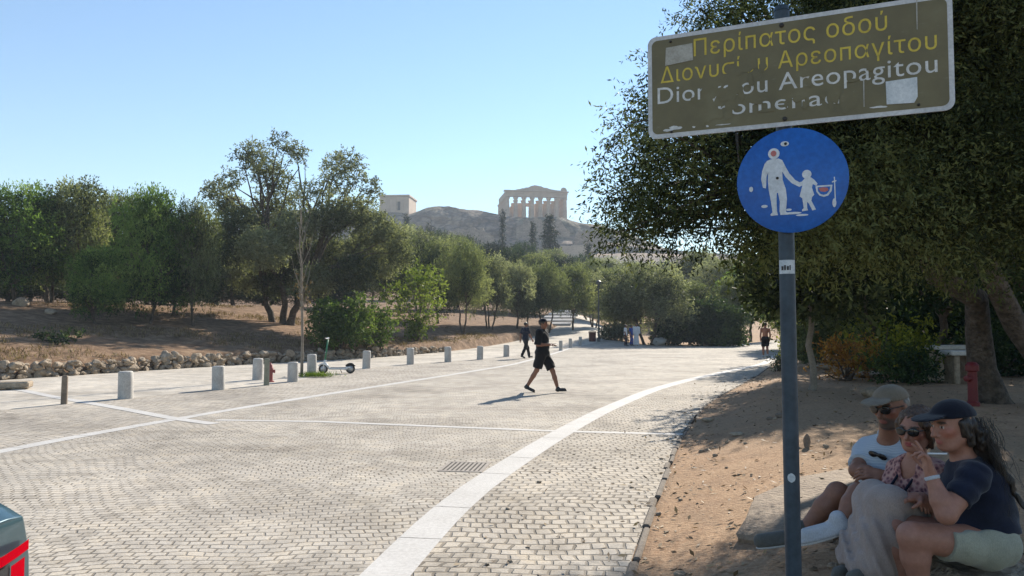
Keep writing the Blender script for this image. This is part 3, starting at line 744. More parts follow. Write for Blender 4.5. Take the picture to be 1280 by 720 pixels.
# undergrowth and lone trees in front of the wood
make_tree('lime_tree', 'bright yellow green young tree standing out before the olives', 'tree', place(522, 410, 44), height_to(522, 328, 44), 1.9, .7, 18, .75, 'lime', 71, .08, dens=13, k=7, sl=.3, L=.17, W=.09, lean=(.1, 0), tone0=.5)
def shrub(label, px, pbot, Y, ptop, wpx, mat, seed, name='shrub', dens=36, L=.14, W=.065, n=20, cat='shrub', loc=None, flat=.8, k=7, sl=.25, stem=.03):
    l = loc or place(px, pbot, Y); H = height_to(px, ptop, Y); Rx = wpx/F_PX*Y/2; rg = np.random.RandomState(seed)
    cl = []
    for i in range(n):
        a = i*2.4+rg.rand(); q = Rx*.72*math.sqrt(rg.rand()); s = min(Rx, H)*(.30+.16*rg.rand()); zz = max(s*.4, (H-s*.7)*(.2+.8*rg.rand())*math.sqrt(max(.08, 1-(q/Rx)**2)))
        cl.append((q*math.cos(a), q*math.sin(a), zz, s, s, s*flat))
    t = thing(name, label, cat, l); mb = MB()
    for i, c in enumerate(cl[:9]): mb.tube(wiggle((rg.randn()*.06, rg.randn()*.06, -.05), c[:3], 4, .06*H, rg), [stem, stem*.9, stem*.7, stem*.5, stem*.3], 5)
    mb.build('stem', M['bark'], t); foliage('foliage', cl, M[mat], t, seed+5, dens, k, sl, L, W, .05); return t
shrub('large round dark green shrub on the bank behind the bare sapling', 427, 428, 36, 362, 90, 'midgreen', 81, n=34, flat=1.0)
shrub('smaller round shrub right of the large dark one', 473, 418, 38, 373, 44, 'midgreen', 82, flat=1.0)
shrub('low dark green bush spreading on the bank behind the thin brown post', 72, 447, 27, 416, 78, 'darkleaf', 83, flat=.5)
shrub('drooping shrub at the foot of the bright yellow green tree', 520, 420, 43.5, 392, 34, 'lime', 84, L=.12)
# the olive wood behind
OL = 'grey green olive tree in the wood below the rock, one of many alike'
GR = 'olive trees of the wood below the rock'
for i, (k, px, tp, Y, w) in enumerate([
    ('olive', 548, 300, 57, 70), ('gnarl', 578, 308, 52, 70), ('spread', 612, 322, 58, 62), ('olive2', 646, 326, 62, 62), ('gnarl', 682, 330, 66, 66), ('olive3', 716, 330, 70, 62), ('spread', 742, 338, 76, 56), ('olive', 498, 290, 62, 90),
    ('gnarl', 460, 290, 66, 90), ('spread', 525, 284, 78, 80), ('gnarl', 570, 292, 84, 80), ('pine', 607, 304, 88, 74), ('dark', 640, 306, 92, 64), ('olive', 668, 312, 90, 66), ('pine', 702, 318, 92, 66), ('gnarl', 736, 322, 96, 66), ('olive', 768, 330, 92, 70),
    ('olive2', 800, 326, 96, 80), ('olive3', 505, 276, 112, 70), ('dark', 545, 284, 116, 60), ('dark', 580, 290, 124, 60), ('pine', 618, 298, 130, 60), ('dark', 652, 298, 130, 56), ('olive3', 690, 306, 130, 60), ('dark', 724, 314, 132, 60), ('olive', 757, 318, 130, 66), ('olive3', 790, 322, 128, 66),
    ('olive', 420, 300, 70, 110), ('olive3', 370, 300, 74, 110), ('olive2', 330, 305, 70, 110), ('olive', 270, 310, 72, 110), ('olive3', 200, 300, 70, 120), ('olive2', 130, 300, 68, 120), ('olive', 40, 300, 70, 130), ('olive3', -40, 290, 66, 130), ('dark', 838, 322, 110, 80)]):
    wood(k, px, tp+(5 if Y > 75 else 0), Y, w, OL, GR)
wood('dark', 660, 345, 64, 46, 'dark pine shaped tree between the olives, below the slim conifer', None, 'evergreen_tree')
wood('spread', 812, 332, 58.5, 116, 'big round pale olive tree on the island behind the white robed group')
wood('olive', 862, 352, 62, 84, 'lower olive tree touching the right side of the big round one')
wood('olive3', 776, 352, 61, 64, 'small olive tree touching the left side of the big round one')
shrub('dense dark green bush filling the island end right of the round olive', 892, 433, 58, 366, 84, 'darkleaf', 91, dens=30, L=.22, W=.11, n=22)
shrub('low dark bush under the round olive, behind two white stones', 838, 432, 58.5, 396, 50, 'darkleaf', 92, dens=30, L=.2, W=.1)
shrub('dusty low shrub at the left foot of the round olive', 768, 428, 58.5, 404, 40, 'olive_grey', 93, dens=30, L=.2, W=.08)
wood('olive2', 905, 322, 84, 90, 'pale olive tree above the dark island bush')
wood('green', 938, 330, 72, 84, 'green tree behind the litter bin on the far road')
wood('olive', 872, 312, 100, 80, 'far olive tree in the gap of sky beside the right-hand branches')
wood('green', 992, 318, 46, 90, 'sunlit green tree at the bend, left of the sign pole', None, 'leafy_tree')
wood('olive', 918, 345, 66, 60, 'olive tree behind the bathers bend, right of the dark island bush')
# slim trees before the rock
def conical(label, px, pbot, ptop, Y, wpx, seed, name, mat='conifer', ragged=.5, n=26):
    x, y, z = place(px, pbot, Y); H = AT(px, ptop, Y).z-z; Rx = wpx/F_PX*Y/2; rg = np.random.RandomState(seed); cl = []
    for i in range(n):
        f = (i+.5)/n; a = i*2.4; q = Rx*(1-f)**.8*(.75+ragged*rg.randn()*.6); s = max(.35, Rx*.5*(1-.6*f)*(.8+.4*rg.rand()))
        if ragged > .3: q *= 1 if i % 4 else .5
        cl.append((q*math.cos(a), q*math.sin(a), H*(.22+.76*f), s, s, s*(.55 if ragged > .3 else 1.3)))
    t = thing(name, label, 'tree', (x, y, z)); mb = MB().tube([(0, 0, -.3), (0, 0, H*.5), (0, 0, H*.98)], [H*.02, H*.013, H*.003], 7)
    for c in cl[::2]: mb.tube([(0, 0, c[2]-.3), c[:3]], [H*.005, H*.002], 4)
    mb.build('trunk', M['bark'], t); foliage('crown', cl, M[mat], t, seed, 26, 7, .55, .30, .12, .2); return t
conical('ragged dark conifer with a curled top in front of the temple', 687, 335, 267, 150, 34, 5, 'conifer_tree')
conical('slim short dark conifer just left of the ragged one', 666, 335, 279, 152, 12, 6, 'conifer_tree', ragged=.25)
conical('pencil thin cypress under the left corner of the temple', 628, 330, 262, 160, 7, 7, 'cypress_tree', ragged=.1)
conical('small pointed cypress on the right slope of the rock', 735, 335, 304, 150, 10, 8, 'cypress_tree', ragged=.1)
conical('small dark cypress below the square building', 508, 320, 268, 155, 10, 9, 'cypress_tree', ragged=.2)
conical('low dark pine on the rock slope left of the long retaining wall', 537, 320, 279, 160, 22, 10, 'pine_tree', ragged=.4)

# --- the bare sapling in its tree pit
def sapling():
    p = G(377, 471); x, y = p.x, p.y
    t = thing('sapling', 'bare pale sapling with dry curled leaves standing between the bollards', 'tree', (x, y, 0)); mb = MB(); rg = np.random.RandomState(31)
    H = AT(373, 262, y).z; mb.tube([(0, 0, -.1), (.01, 0, 1.2), (-.02, 0, 2.4), (-.05, .02, 3.4), (-.12, .02, H*.78), (-.1, 0, H)], [.05, .042, .036, .028, .018, .006], 8)
    ends = []
    for i in range(16):
        z0 = 1.9+i*.19; a = i*2.4; l = .5+.9*rg.rand(); e = np.array([math.cos(a)*l*.32, math.sin(a)*l*.32, z0+l]); s = np.array([-.02*z0/2, 0, z0])
        w = wiggle(s, e, 4, .05, rg); mb.tube(w, [.014, .012, .009, .006, .003], 5); ends += [w[2], w[3], w[4]]
    mb.build('trunk', M['bark_pale'], t, angle=R(60))
    cl = [(e[0], e[1], e[2], .16, .16, .2) for e in ends if e[2] < 3.2]
    foliage('dry_leaves', cl, M['straw'], t, 33, 14, 5, .12, .07, .04, .4, tone0=.25)
    r_ = np.random.RandomState(3); n = 700; P = np.stack([.15+r_.randn(n)*.28, r_.randn(n)*.16, np.zeros(n)], 1); A = unit(np.concatenate([r_.randn(n, 2)*.5, np.ones((n, 1))], 1)); B = unit(np.cross(A, r_.randn(n, 3)))
    o = leaf_mesh('grass_tuft', P, A, B, .1+.14*r_.rand(n), .012, M['grass'], None, r_.rand(n)); o.location = (x+.3, y-.1, 0)
    tag(o, 'tuft of fresh green grass at the foot of the bare sapling', 'grass tuft')
sapling()

# --- the big tree over the seated people
SHX, SHY = math.sin(SUN_AZ)/math.tan(SUN_EL), math.cos(SUN_AZ)/math.tan(SUN_EL)      # ground shift of a shadow per metre of height
def near_tree():
    rg = np.random.RandomState(77)
    bx, by = AT(1238, 500, 12.6).x, 12.6; bz = hzf(bx, by)
    t = thing('holm_olive', 'big spreading tree with a leaning trunk shading the seated people', 'tree', (bx, by, bz))
    cl = []; tries = 0
    while len(cl) < 240 and tries < 60000:
        tries += 1
        Y = 6.6+9.6*rg.rand()**1.35; px = 770+620*rg.rand(); py = -190+560*rg.rand(); p = AT(px, py, Y)
        if p.z > 8.6 or p.z < 2.2: continue
        lim = 268 if px < 850 else (275+(px-850)*.27 if px < 1000 else 322+(px-1000)*.10)
        left = 962 - max(0, py)*.88 if py < 160 else 818
        if py > lim or px < left: continue
        if p.z < 2.35 and Y < 10: continue
        d = min(1, max(0, (px-left)/180)); s = (.42+.5*rg.rand())*(.45+.55*d)
        sx, sy = p.x-SHX*(p.z-.15), p.y-SHY*(p.z-.15)          # where its shadow lands
        if sy+s*.6 > 5.0 and sy-s < 13.5 and sx-s*.5 < (3.3 if sy < 10.5 else Kf(sy)+.5): continue
        if sy >= 11 and sx < Kf(sy)-2.8: continue
        if 4.5 < sy <= 5.0 and sx < .9: continue
        if px < left-10+s*F_PX/Y*.95: continue
        cl.append((p.x-bx, p.y-by, p.z-bz, s, s, s*.75, .11+1.12*min(1, max(0, (px-800)/260))**1.3))
    tries = 0; thin = []
    while len(thin) < 95 and tries < 9000:                      # porous hanging foliage between the sky and the sign
        tries += 1; Y = 6.3+1.9*rg.rand(); px = 795+165*rg.rand(); py = 120+175*rg.rand(); p = AT(px, py, Y)
        if px < 930-.86*min(py, 160)+24 or 4.9 < p.y-SHY*(p.z-.15) < 10.5 or p.z < 2.0: continue
        s = .15+.2*rg.rand(); thin.append((p.x-bx, p.y-by, p.z-bz, s, s, s*.8, .32))
    edge = thin
    for i in range(120):                                         # thin outer sprays on the sky side
        Y = 6.8+1.6*rg.rand(); py = 5+285*rg.rand(); left = 908-.82*py if py < 160 else 778-(py-160)*.06
        p = AT(left-6+72*rg.rand(), py, Y); s = .12+.13*rg.rand()
        if 4.8 < p.y-SHY*(p.z-.15) < 10.5: continue
        edge.append((p.x-bx, p.y-by, p.z-bz, s, s, s, .6))
    for i in range(10):
        p = AT(862+60*rg.rand(), -8+35*rg.rand(), 9.0); edge.append((p.x-bx, p.y-by, p.z-bz, .22, .22, .2, .6))
    mb = MB()
    top = AT(1172, 345, 11.6); top = (top.x-bx, top.y-by, top.z-bz)
    l1 = [c for c in cl if c[0] < top[0]+.6]; l2 = [c for c in cl if c[0] >= top[0]+.6]
    tr = [(.25, 0, -.4), (.06, 0, 0), (-.18, -.1, .55), (-.35, -.3, 1.15), (-.55, -.6, 1.7), top]
    mb.tube(tr, [.36, .25, .21, .19, .17, .155], 12)
    limbs(mb, top, (top[0]-.9, top[1]-.4, top[2]+.8), .115, l1+edge[::2], rg, 8)
    s2 = AT(1345, 470, 11.8); s2b = AT(1218, 300, 11.0); s2 = (s2.x-bx, s2.y-by, s2.z-bz-.5); s2b = (s2b.x-bx, s2b.y-by, s2b.z-bz)
    mb.tube([s2, (s2[0]*.55+s2b[0]*.45, s2[1], s2[2]*.5+s2b[2]*.5), s2b], [.21, .17, .14], 10)
    limbs(mb, s2b, (s2b[0]-1.2, s2b[1], s2b[2]+.9), .11, l1[::2]+l2, rg, 8)
    mb.build('trunk', M['bark'], t, angle=R(60))
    foliage('crown', cl+edge, M['neartree'], t, 78, 170, 11, .25, .050, .0155, .35, shell=.6, tone0=.45, tvar=.34)
near_tree()
# --- trees and shrubs in the shade on the right
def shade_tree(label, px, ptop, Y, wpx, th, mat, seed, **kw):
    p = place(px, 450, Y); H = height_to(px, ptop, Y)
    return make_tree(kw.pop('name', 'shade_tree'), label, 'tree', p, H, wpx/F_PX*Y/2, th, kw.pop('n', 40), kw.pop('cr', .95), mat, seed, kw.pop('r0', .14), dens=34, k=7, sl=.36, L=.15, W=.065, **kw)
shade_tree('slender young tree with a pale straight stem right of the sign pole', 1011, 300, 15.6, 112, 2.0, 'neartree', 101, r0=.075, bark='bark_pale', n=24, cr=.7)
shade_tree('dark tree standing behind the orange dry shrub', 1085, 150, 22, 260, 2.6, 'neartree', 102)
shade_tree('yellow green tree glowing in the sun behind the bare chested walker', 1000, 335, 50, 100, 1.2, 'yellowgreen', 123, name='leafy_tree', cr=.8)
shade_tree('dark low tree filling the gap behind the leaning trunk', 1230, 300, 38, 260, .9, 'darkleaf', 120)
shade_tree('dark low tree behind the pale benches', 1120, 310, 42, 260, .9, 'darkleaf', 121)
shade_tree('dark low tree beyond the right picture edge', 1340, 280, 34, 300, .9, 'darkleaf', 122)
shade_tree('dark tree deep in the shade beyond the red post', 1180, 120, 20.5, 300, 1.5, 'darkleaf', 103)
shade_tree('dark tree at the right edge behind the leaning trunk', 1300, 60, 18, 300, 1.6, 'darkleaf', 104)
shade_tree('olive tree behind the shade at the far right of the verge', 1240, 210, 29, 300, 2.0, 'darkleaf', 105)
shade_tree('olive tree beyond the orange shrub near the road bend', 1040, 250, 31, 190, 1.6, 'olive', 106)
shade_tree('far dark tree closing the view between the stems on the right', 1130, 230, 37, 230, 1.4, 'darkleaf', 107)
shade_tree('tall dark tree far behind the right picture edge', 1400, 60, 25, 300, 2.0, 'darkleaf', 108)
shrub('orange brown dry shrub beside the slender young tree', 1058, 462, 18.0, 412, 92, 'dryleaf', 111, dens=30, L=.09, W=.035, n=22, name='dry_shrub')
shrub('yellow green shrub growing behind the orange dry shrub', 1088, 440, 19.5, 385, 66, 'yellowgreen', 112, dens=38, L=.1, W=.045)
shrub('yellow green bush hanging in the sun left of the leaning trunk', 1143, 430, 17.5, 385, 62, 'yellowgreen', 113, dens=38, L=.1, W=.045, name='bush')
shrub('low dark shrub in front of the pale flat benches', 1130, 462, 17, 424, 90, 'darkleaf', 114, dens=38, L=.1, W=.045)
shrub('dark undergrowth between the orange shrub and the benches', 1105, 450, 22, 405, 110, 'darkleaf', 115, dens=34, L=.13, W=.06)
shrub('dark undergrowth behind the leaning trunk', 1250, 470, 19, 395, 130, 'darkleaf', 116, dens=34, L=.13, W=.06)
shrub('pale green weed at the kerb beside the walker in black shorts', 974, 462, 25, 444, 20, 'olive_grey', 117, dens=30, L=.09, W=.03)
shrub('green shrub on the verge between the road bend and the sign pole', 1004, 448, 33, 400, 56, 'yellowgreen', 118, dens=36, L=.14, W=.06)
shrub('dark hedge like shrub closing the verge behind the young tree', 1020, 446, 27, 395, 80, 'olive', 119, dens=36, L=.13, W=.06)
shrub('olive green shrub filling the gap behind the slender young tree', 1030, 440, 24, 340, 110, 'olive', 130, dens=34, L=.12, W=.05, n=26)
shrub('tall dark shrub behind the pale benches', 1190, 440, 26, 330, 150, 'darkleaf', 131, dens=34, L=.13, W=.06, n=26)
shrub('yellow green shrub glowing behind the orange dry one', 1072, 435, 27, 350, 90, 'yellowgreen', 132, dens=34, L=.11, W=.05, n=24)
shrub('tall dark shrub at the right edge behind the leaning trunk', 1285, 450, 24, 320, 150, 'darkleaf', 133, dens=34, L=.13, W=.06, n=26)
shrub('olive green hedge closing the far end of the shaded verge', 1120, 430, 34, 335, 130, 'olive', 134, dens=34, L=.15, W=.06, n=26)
# ------------------------------------------------------------------ street furniture
M['bollard'] = varied('bollard_stone', (.36, .34, .31), (.52, .50, .46), .65, 5, 6, .25, fine=40)
M['post'] = varied('weathered_post', (.13, .10, .075), (.24, .19, .145), .8, 7, 5, .4)
M['postgreen'] = varied('grey_green_post', (.19, .19, .14), (.29, .28, .21), .75, 7, 5, .3)
M['red'] = varied('faded_red_paint', (.24, .05, .05), (.33, .10, .085), .55, 6, 5, .15)
M['redpole'] = varied('red_paint', (.12, .010, .012), (.17, .018, .018), .5, 6, 5, .15)
M['rubber'] = varied('black_rubber', (.012, .012, .012), (.03, .03, .03), .8, 20, 3, .2)
M['black'] = varied('black_plastic', (.012, .012, .013), (.025, .025, .027), .5, 8, 3, .05)
M['steel'] = varied('galvanised_steel', (.30, .31, .32), (.42, .43, .44), .4, 9, 4, .05, metal=.7)
BG = 'stone bollards along the left edge of the paved road'
def bollard_mesh(r, h):
    return MB().lathe([(r*1.03, -.05), (r*1.03, .0), (r, .05), (r*.985, h*.6), (r*.97, h-.05), (r*.93, h-.015), (r*.82, h), (.01, h+.006)], n=24)
b0 = None
for px, py, ptop, label in [
    (157, 498, 464, 'thick white stone bollard right of the thin brown post, largest of the row'), (273, 487, 457.5, 'thick white stone bollard between the largest one and the red hydrant'),
    (322, 474.5, 448, 'pale bollard half hidden behind the thin grey green post'), (366, 477, 452.5, 'grey bollard just left of the bare sapling'), (390, 470, 443, 'pale bollard just right of the bare sapling'),
    (458, 460.5, 438.5, 'pale bollard right of the parked scooter'), (513, 455.5, 435, 'pale bollard below the drooping yellow green shrub'), (560, 452.5, 433.5, 'small pale bollard, second left of the two walkers in black'),
    (600, 449.5, 432.5, 'small pale bollard with lit round top, third left of the walkers'), (633, 446, 431, 'small pale bollard closest to the left of the walkers in black')]:
    p = G(px, py); h = AT(px, ptop, p.y).z; r = .155 if px < 300 else .15
    if b0 is None: b0 = bollard_mesh(1.0, 1.0)
    o = bollard_mesh(r, h).build('bollard', M['bollard'], angle=R(35)); o.location = (p.x, p.y, 0); o.rotation_euler = (R((px*7 % 5-2)*.4), R((px*3 % 5-2)*.5), px); tag(o, label, 'bollard', BG)
for px, py, ptop, label in [(701, 438.5, 426, 'short post right of the walkers, first of three before the rising path'), (713, 436.3, 424.5, 'short post in the middle of the three before the rising path'), (725.5, 434.8, 423.5, 'short post at the right end of the three before the rising path')]:
    p = G(px, py, .05); h = AT(px, ptop, p.y).z-.05; o = bollard_mesh(.11, h).build('bollard', M['bollard'], angle=R(35)); o.location = (p.x, p.y, hzf(p.x, p.y)); tag(o, label, 'bollard', 'short posts across the rising path')
for px, py, ptop, r, mt, label in [(80, 505, 470.5, .055, 'post', 'thin square brown post at the left end of the bollard row'), (333, 481.5, 449, .07, 'postgreen', 'thin grey green post standing in front of the pale bollard by the hydrant')]:
    p = G(px, py); h = AT(px, ptop, p.y).z; o = MB().box((0, 0, h/2-.03), (r*2, r*2, h+.06), bev=.012, taper=.94).box((0, 0, h+.008), (r*1.6, r*1.6, .02), bev=.006).build('post', M[mt]); o.location = (p.x, p.y, 0); o.rotation_euler = (0, R(.6), .35); tag(o, label, 'post')
p = G(10, 487); o = MB().box((0, 0, .09), (1.5, .5, .16), bev=.03).box((-.5, 0, .0), (.25, .4, .1)).box((.5, 0, 0), (.25, .4, .1)).build('stone_slab', M['stone']); o.location = (p.x-.3, p.y, 0.02); o.rotation_euler.z = .35
tag(o, 'flat grey stone slab lying on the pavement at the left picture edge', 'slab')
def hydrant(loc, h, mat, label, rz=0.0):
    t = thing('fire_hydrant', label, 'hydrant', loc, rz); s = h/.6
    MB().lathe([(.13*s, 0), (.13*s, .03*s), (.085*s, .04*s), (.08*s, .36*s), (.105*s, .38*s), (.105*s, .42*s), (.085*s, .45*s), (.075*s, .52*s), (.04*s, .57*s), (.03*s, .6*s), (.005, .605*s)], n=18).build('barrel', mat, t, angle=R(35))
    for a in (0, PI): MB().lathe([(.045*s, .05*s), (.045*s, .12*s), (.055*s, .12*s), (.055*s, .15*s), (.02, .155*s)], (0, 0, .33*s), 12, (math.cos(a), math.sin(a), 0)).build('outlet', mat, t, angle=R(35))
    MB().lathe([(.06*s, .05*s), (.06*s, .13*s), (.02, .14*s)], (0, 0, .27*s), 12, (0, -1, 0)).build('outlet', mat, t, angle=R(35))
p = G(337.5, 477.5); hydrant((p.x, p.y, 0), AT(337, 453.5, p.y).z, M['red'], 'faded red fire hydrant standing between two bollards by the pavement', .4)
def red_post():
    x, y, z = place(1216, 490, 12.2); h = AT(1216, 452, y).z-z
    t = thing('red_post', 'dark red post with a collar in the shade beside the leaning trunk', 'post', (x, y, z))
    MB().lathe([(.10, -.1), (.10, .05), (.075, .07), (.07, h-.16), (.10, h-.14), (.10, h-.06), (.06, h-.01), (.01, h)], n=16).build('barrel', M['redpole'], t, angle=R(35))
    MB().lathe([(.05, .05), (.05, .14), (.02, .15)], (0, 0, h*.62), 12, (-1, -.4, 0)).build('outlet', M['redpole'], t, angle=R(35))
red_post()
# electric scooter
M['scooterwhite'] = varied('white_scooter_panel', (.62, .62, .60), (.72, .72, .70), .4, 4, 3, .03)
M['scootergreen'] = varied('green_scooter_stem', (.02, .14, .07), (.04, .20, .10), .4, 4, 3, .03)
def scooter():
    p = G(421, 467); t = thing('electric_scooter', 'parked electric scooter with a green stem and white body between two bollards', 'scooter', (p.x, p.y, 0), R(4))
    H = AT(411, 422, p.y).z
    for x in (-.44, .44):
        w = MB(); n = 20
        V = []; Fs = []
        for i in range(n):
            a = 2*PI*i/n
            for j in range(8):
                b = 2*PI*j/8; q = .125+.028*math.cos(b); V.append((x+q*math.cos(a), .032*math.sin(b), .155+q*math.sin(a)))
        for i in range(n):
            for j in range(8): Fs.append([i*8+j, ((i+1) % n)*8+j, ((i+1) % n)*8+(j+1) % 8, i*8+(j+1) % 8])
        w.add(V, Fs); wo_ = w.build('wheel', M['rubber'], t, smooth=True)
        h_ = MB().lathe([(.04, -.03), (.105, -.02), (.11, 0), (.105, .02), (.04, .03)], (x, 0, .155), 14, (0, 1, 0)); h_.build('rim', M['steel'], wo_, smooth=True)
        f = MB(); f.tube([(x+.17*math.cos(a), 0, .155+.17*math.sin(a)) for a in [R(30+12*k) for k in range(11)]], .028, 6); f.build('mudguard', M['scooterwhite'] if x < 0 else M['black'], t, smooth=True)
    MB().box((.05, 0, .165), (.62, .16, .07), bev=.025).box((.36, 0, .2), (.16, .12, .06), bev=.02).build('deck', M['scooterwhite'], t)
    MB().box((.05, 0, .204), (.5, .13, .008), bev=.002).build('foot_mat', M['black'], t)
    MB().tube([(-.44, 0, .155), (-.41, 0, .34), (-.38, 0, .45)], [.03, .035, .04], 10).tube([(-.40, 0, .36), (-.25, 0, .18)], [.045, .04], 10).build('fork', M['scooterwhite'], t, smooth=True)
    MB().tube([(-.385, 0, .42), (-.30, 0, H-.06)], [.03, .024], 12).build('stem', M['scootergreen'], t, smooth=True)
    MB().tube([(-.33, -.27, H-.02), (-.30, -.1, H-.03), (-.30, .1, H-.03), (-.33, .27, H-.02)], .017, 8).box((-.30, 0, H-.02), (.07, .09, .05), bev=.015).build('handlebar', M['scooterwhite'], t, smooth=False)
    for y in (-.27, .27): MB().tube([(-.34, y*1.0, H-.02), (-.345, y*1.0+(.12 if y > 0 else -.12), H-.015)], .022, 8).build('grip', M['black'], t)
    MB().tube([(.1, .06, .14), (.14, .17, .012)], .012, 6).build('kickstand', M['black'], t)
    MB().lathe([(.028, 0), (.03, .02), (.01, .03)], (-.36, 0, .7), 12, (-1, 0, .1)).build('headlight', M['steel'], t)
scooter()
# drain grate
def grate():
    p = G(581, 583.5); mb = MB()
    for s in (-1, 1): mb.box((0, s*.27, .0), (.50, .04, .008)).box((s*.23, 0, .0), (.04, .50, .009))
    for k in range(8): mb.box((-.175+.05*k, 0, .0), (.026, .50, .006))
    t = mb.build('drain_grate', M['iron']); t.location = (p.x, p.y, .0005); t.rotation_euler.z = R(-8); tag(t, 'dark iron drain grate set in the grey paving', 'drain grate')
    MB().add([(-.22, -.26, .0005), (.22, -.26, .0005), (.22, .26, .0005), (-.22, .26, .0005)], [[0, 1, 2, 3]]).build('pit', M['gap_shade'], t)  # flat dark sheet, painted shade below the grate bars
M['iron'] = varied('rusty_iron', (.24, .21, .18), (.34, .30, .26), .8, 10, 4, .2)
grate()
# bins, lamp post, steps, benches, stones
def bin_(px, py, ptop, label, mat, rz=0.0):
    p = on_ground(px, py); h = AT(px, ptop, p.y).z-p.z; t = thing('litter_bin', label, 'bin', p, rz)
    MB().lathe([(.24, 0), (.25, .02), (.27, h*.85), (.29, h*.86), (.29, h*.92), (.24, h*.93), (.22, h*.9), (.02, h*.88)], n=16).build('bucket', M[mat], t, angle=R(35))
    MB().lathe([(.27, h*.97), (.22, h*1.03), (.05, h*1.08), (.01, h*1.085)], n=16).build('lid', M['black'], t, angle=R(35))
    for s in (-1, 1): MB().tube([(s*.25, 0, h*.9), (s*.25, 0, h*1.0)], .015, 6).build('strut', M['black'], t)
M['binred'] = varied('maroon_bin', (.07, .02, .018), (.11, .035, .03), .6, 6, 3, .1)
bin_(740.5, 427, 414, 'dark maroon litter bin at the foot of the lamp post by the island', 'binred')
bin_(929.5, 429.5, 419, 'dark litter bin on the far side of the right-hand road', 'black')
def lamp():
    p = on_ground(748.5, 427); H = AT(747.5, 352, p.y).z-p.z; t = thing('street_lamp', 'slim grey street lamp standing beside the maroon bin', 'street lamp', p)
    MB().lathe([(.12, 0), (.12, .25), (.07, .3), (.05, H*.6), (.04, H-.3), (.05, H-.28)], n=12).build('pole', M['steelgrey'], t, angle=R(35))
    MB().lathe([(.05, H-.28), (.16, H-.2), (.2, H-.02), (.21, H), (.06, H+.1), (.01, H+.12)], n=14).build('lantern', M['steelgrey'], t, angle=R(35))
M['steelgrey'] = varied('dark_grey_paint', (.06, .065, .065), (.10, .105, .105), .5, 6, 3, .08)
lamp()
def steps():
    a = on_ground(690, 405); t = thing('stone_steps', 'wide pale stone steps climbing between the olives behind the walkers', 'steps', (a.x, a.y, a.z-.2), R(-8))
    for k in range(5): MB().box((.15*k, .9+2.6*k, .22+.34*k), (3.6-.12*k, .7, .2+.02*k), bev=.04, rot=Matrix.Rotation(.3, 3, 'X')).build('step', M['marble'], t)
steps()
for px, py, w, d, h, label in [(1188, 444, 1.1, .45, .45, 'pale flat stone bench in the shade left of the leaning trunk'), (1207, 452, 1.0, .45, .42, 'second pale bench, nearer and closer to the leaning trunk')]:
    x, y, z = place(px, py, 18.5 if px < 1200 else 16.8); zt = AT(px, 431 if px < 1200 else 437.5, y).z-z
    t = thing('stone_bench', label, 'bench', (x, y, z), .12); MB().box((0, 0, zt-.06), (w, d, .11), bev=.02).build('seat', M['marble'], t)
    for s in (-1, 1): MB().box((s*w*.33, 0, zt/2-.11), (.14, d*.8, zt-.02), bev=.02).build('leg', M['stone'], t)
def rock_thing(name, label, cat, px, py, size, seed, mat='stone_warm', flat=1.0, loc=None, sub=3, rough=.16, dz=0.0, rz=0.0):
    p = Vector(loc) if loc else on_ground(px, py); mb = MB().rock((0, 0, size[2]*.75), size, seed, sub, rough, flat)
    o = mb.build(name, M[mat], angle=R(28)); o.location = p+Vector((0, 0, dz)); o.rotation_euler.z = rz; return tag(o, label, cat)
rock_thing('boulder', 'pale boulder on the dirt behind the man in the tan cap', 'boulder', 1092, 499, (.22, .18, .13), 201, 'stone')
rock_thing('upright_stone', 'small dark upright stone sticking out of the dirt right of the sign pole', 'stone', 1009, 560, (.04, .035, .085), 202, 'post')
rock_thing('pebble', 'reddish stone on the sunlit dirt beside the kerb', 'stone', 884, 527.5, (.11, .08, .04), 203)
rock_thing('pebble', 'flat pale stone on the dirt between the kerb and the sign pole', 'stone', 921, 545, (.12, .07, .03), 204)
rock_thing('pebble', 'dark stone in the shade just left of the sign pole', 'stone', 976, 522, (.08, .06, .045), 205, 'post')
rock_thing('pebble', 'dark small stone in the shade beside the pole, nearer the kerb', 'stone', 962, 525, (.05, .04, .03), 206, 'post')
for i, (px, py, sx, lb) in enumerate([(1060, 468, .5, 'long low stone edging the verge below the orange shrub'), (1085, 472, .45, 'low edging stone behind the pale boulder'), (1120, 474, .6, 'low edging stone in the shade behind the seated group'), (1036, 462, .4, 'low edging stone beside the slender young tree'), (1160, 478, .55, 'low edging stone left of the red post')]):
    rock_thing('edging_stone', lb, 'stone', px, py, (sx, .2, .10), 210+i, 'stone_warm', rz=.15*(i-2))
for i, (px, py, lb) in enumerate([(824, 432, 'white stone at the edge of the island under the round olive'), (846, 431, 'smaller white stone on the island edge, right of the other')]):
    rock_thing('island_stone', lb, 'stone', px, py, (.55-.15*i, .4, .38-.1*i), 220+i, 'marble')
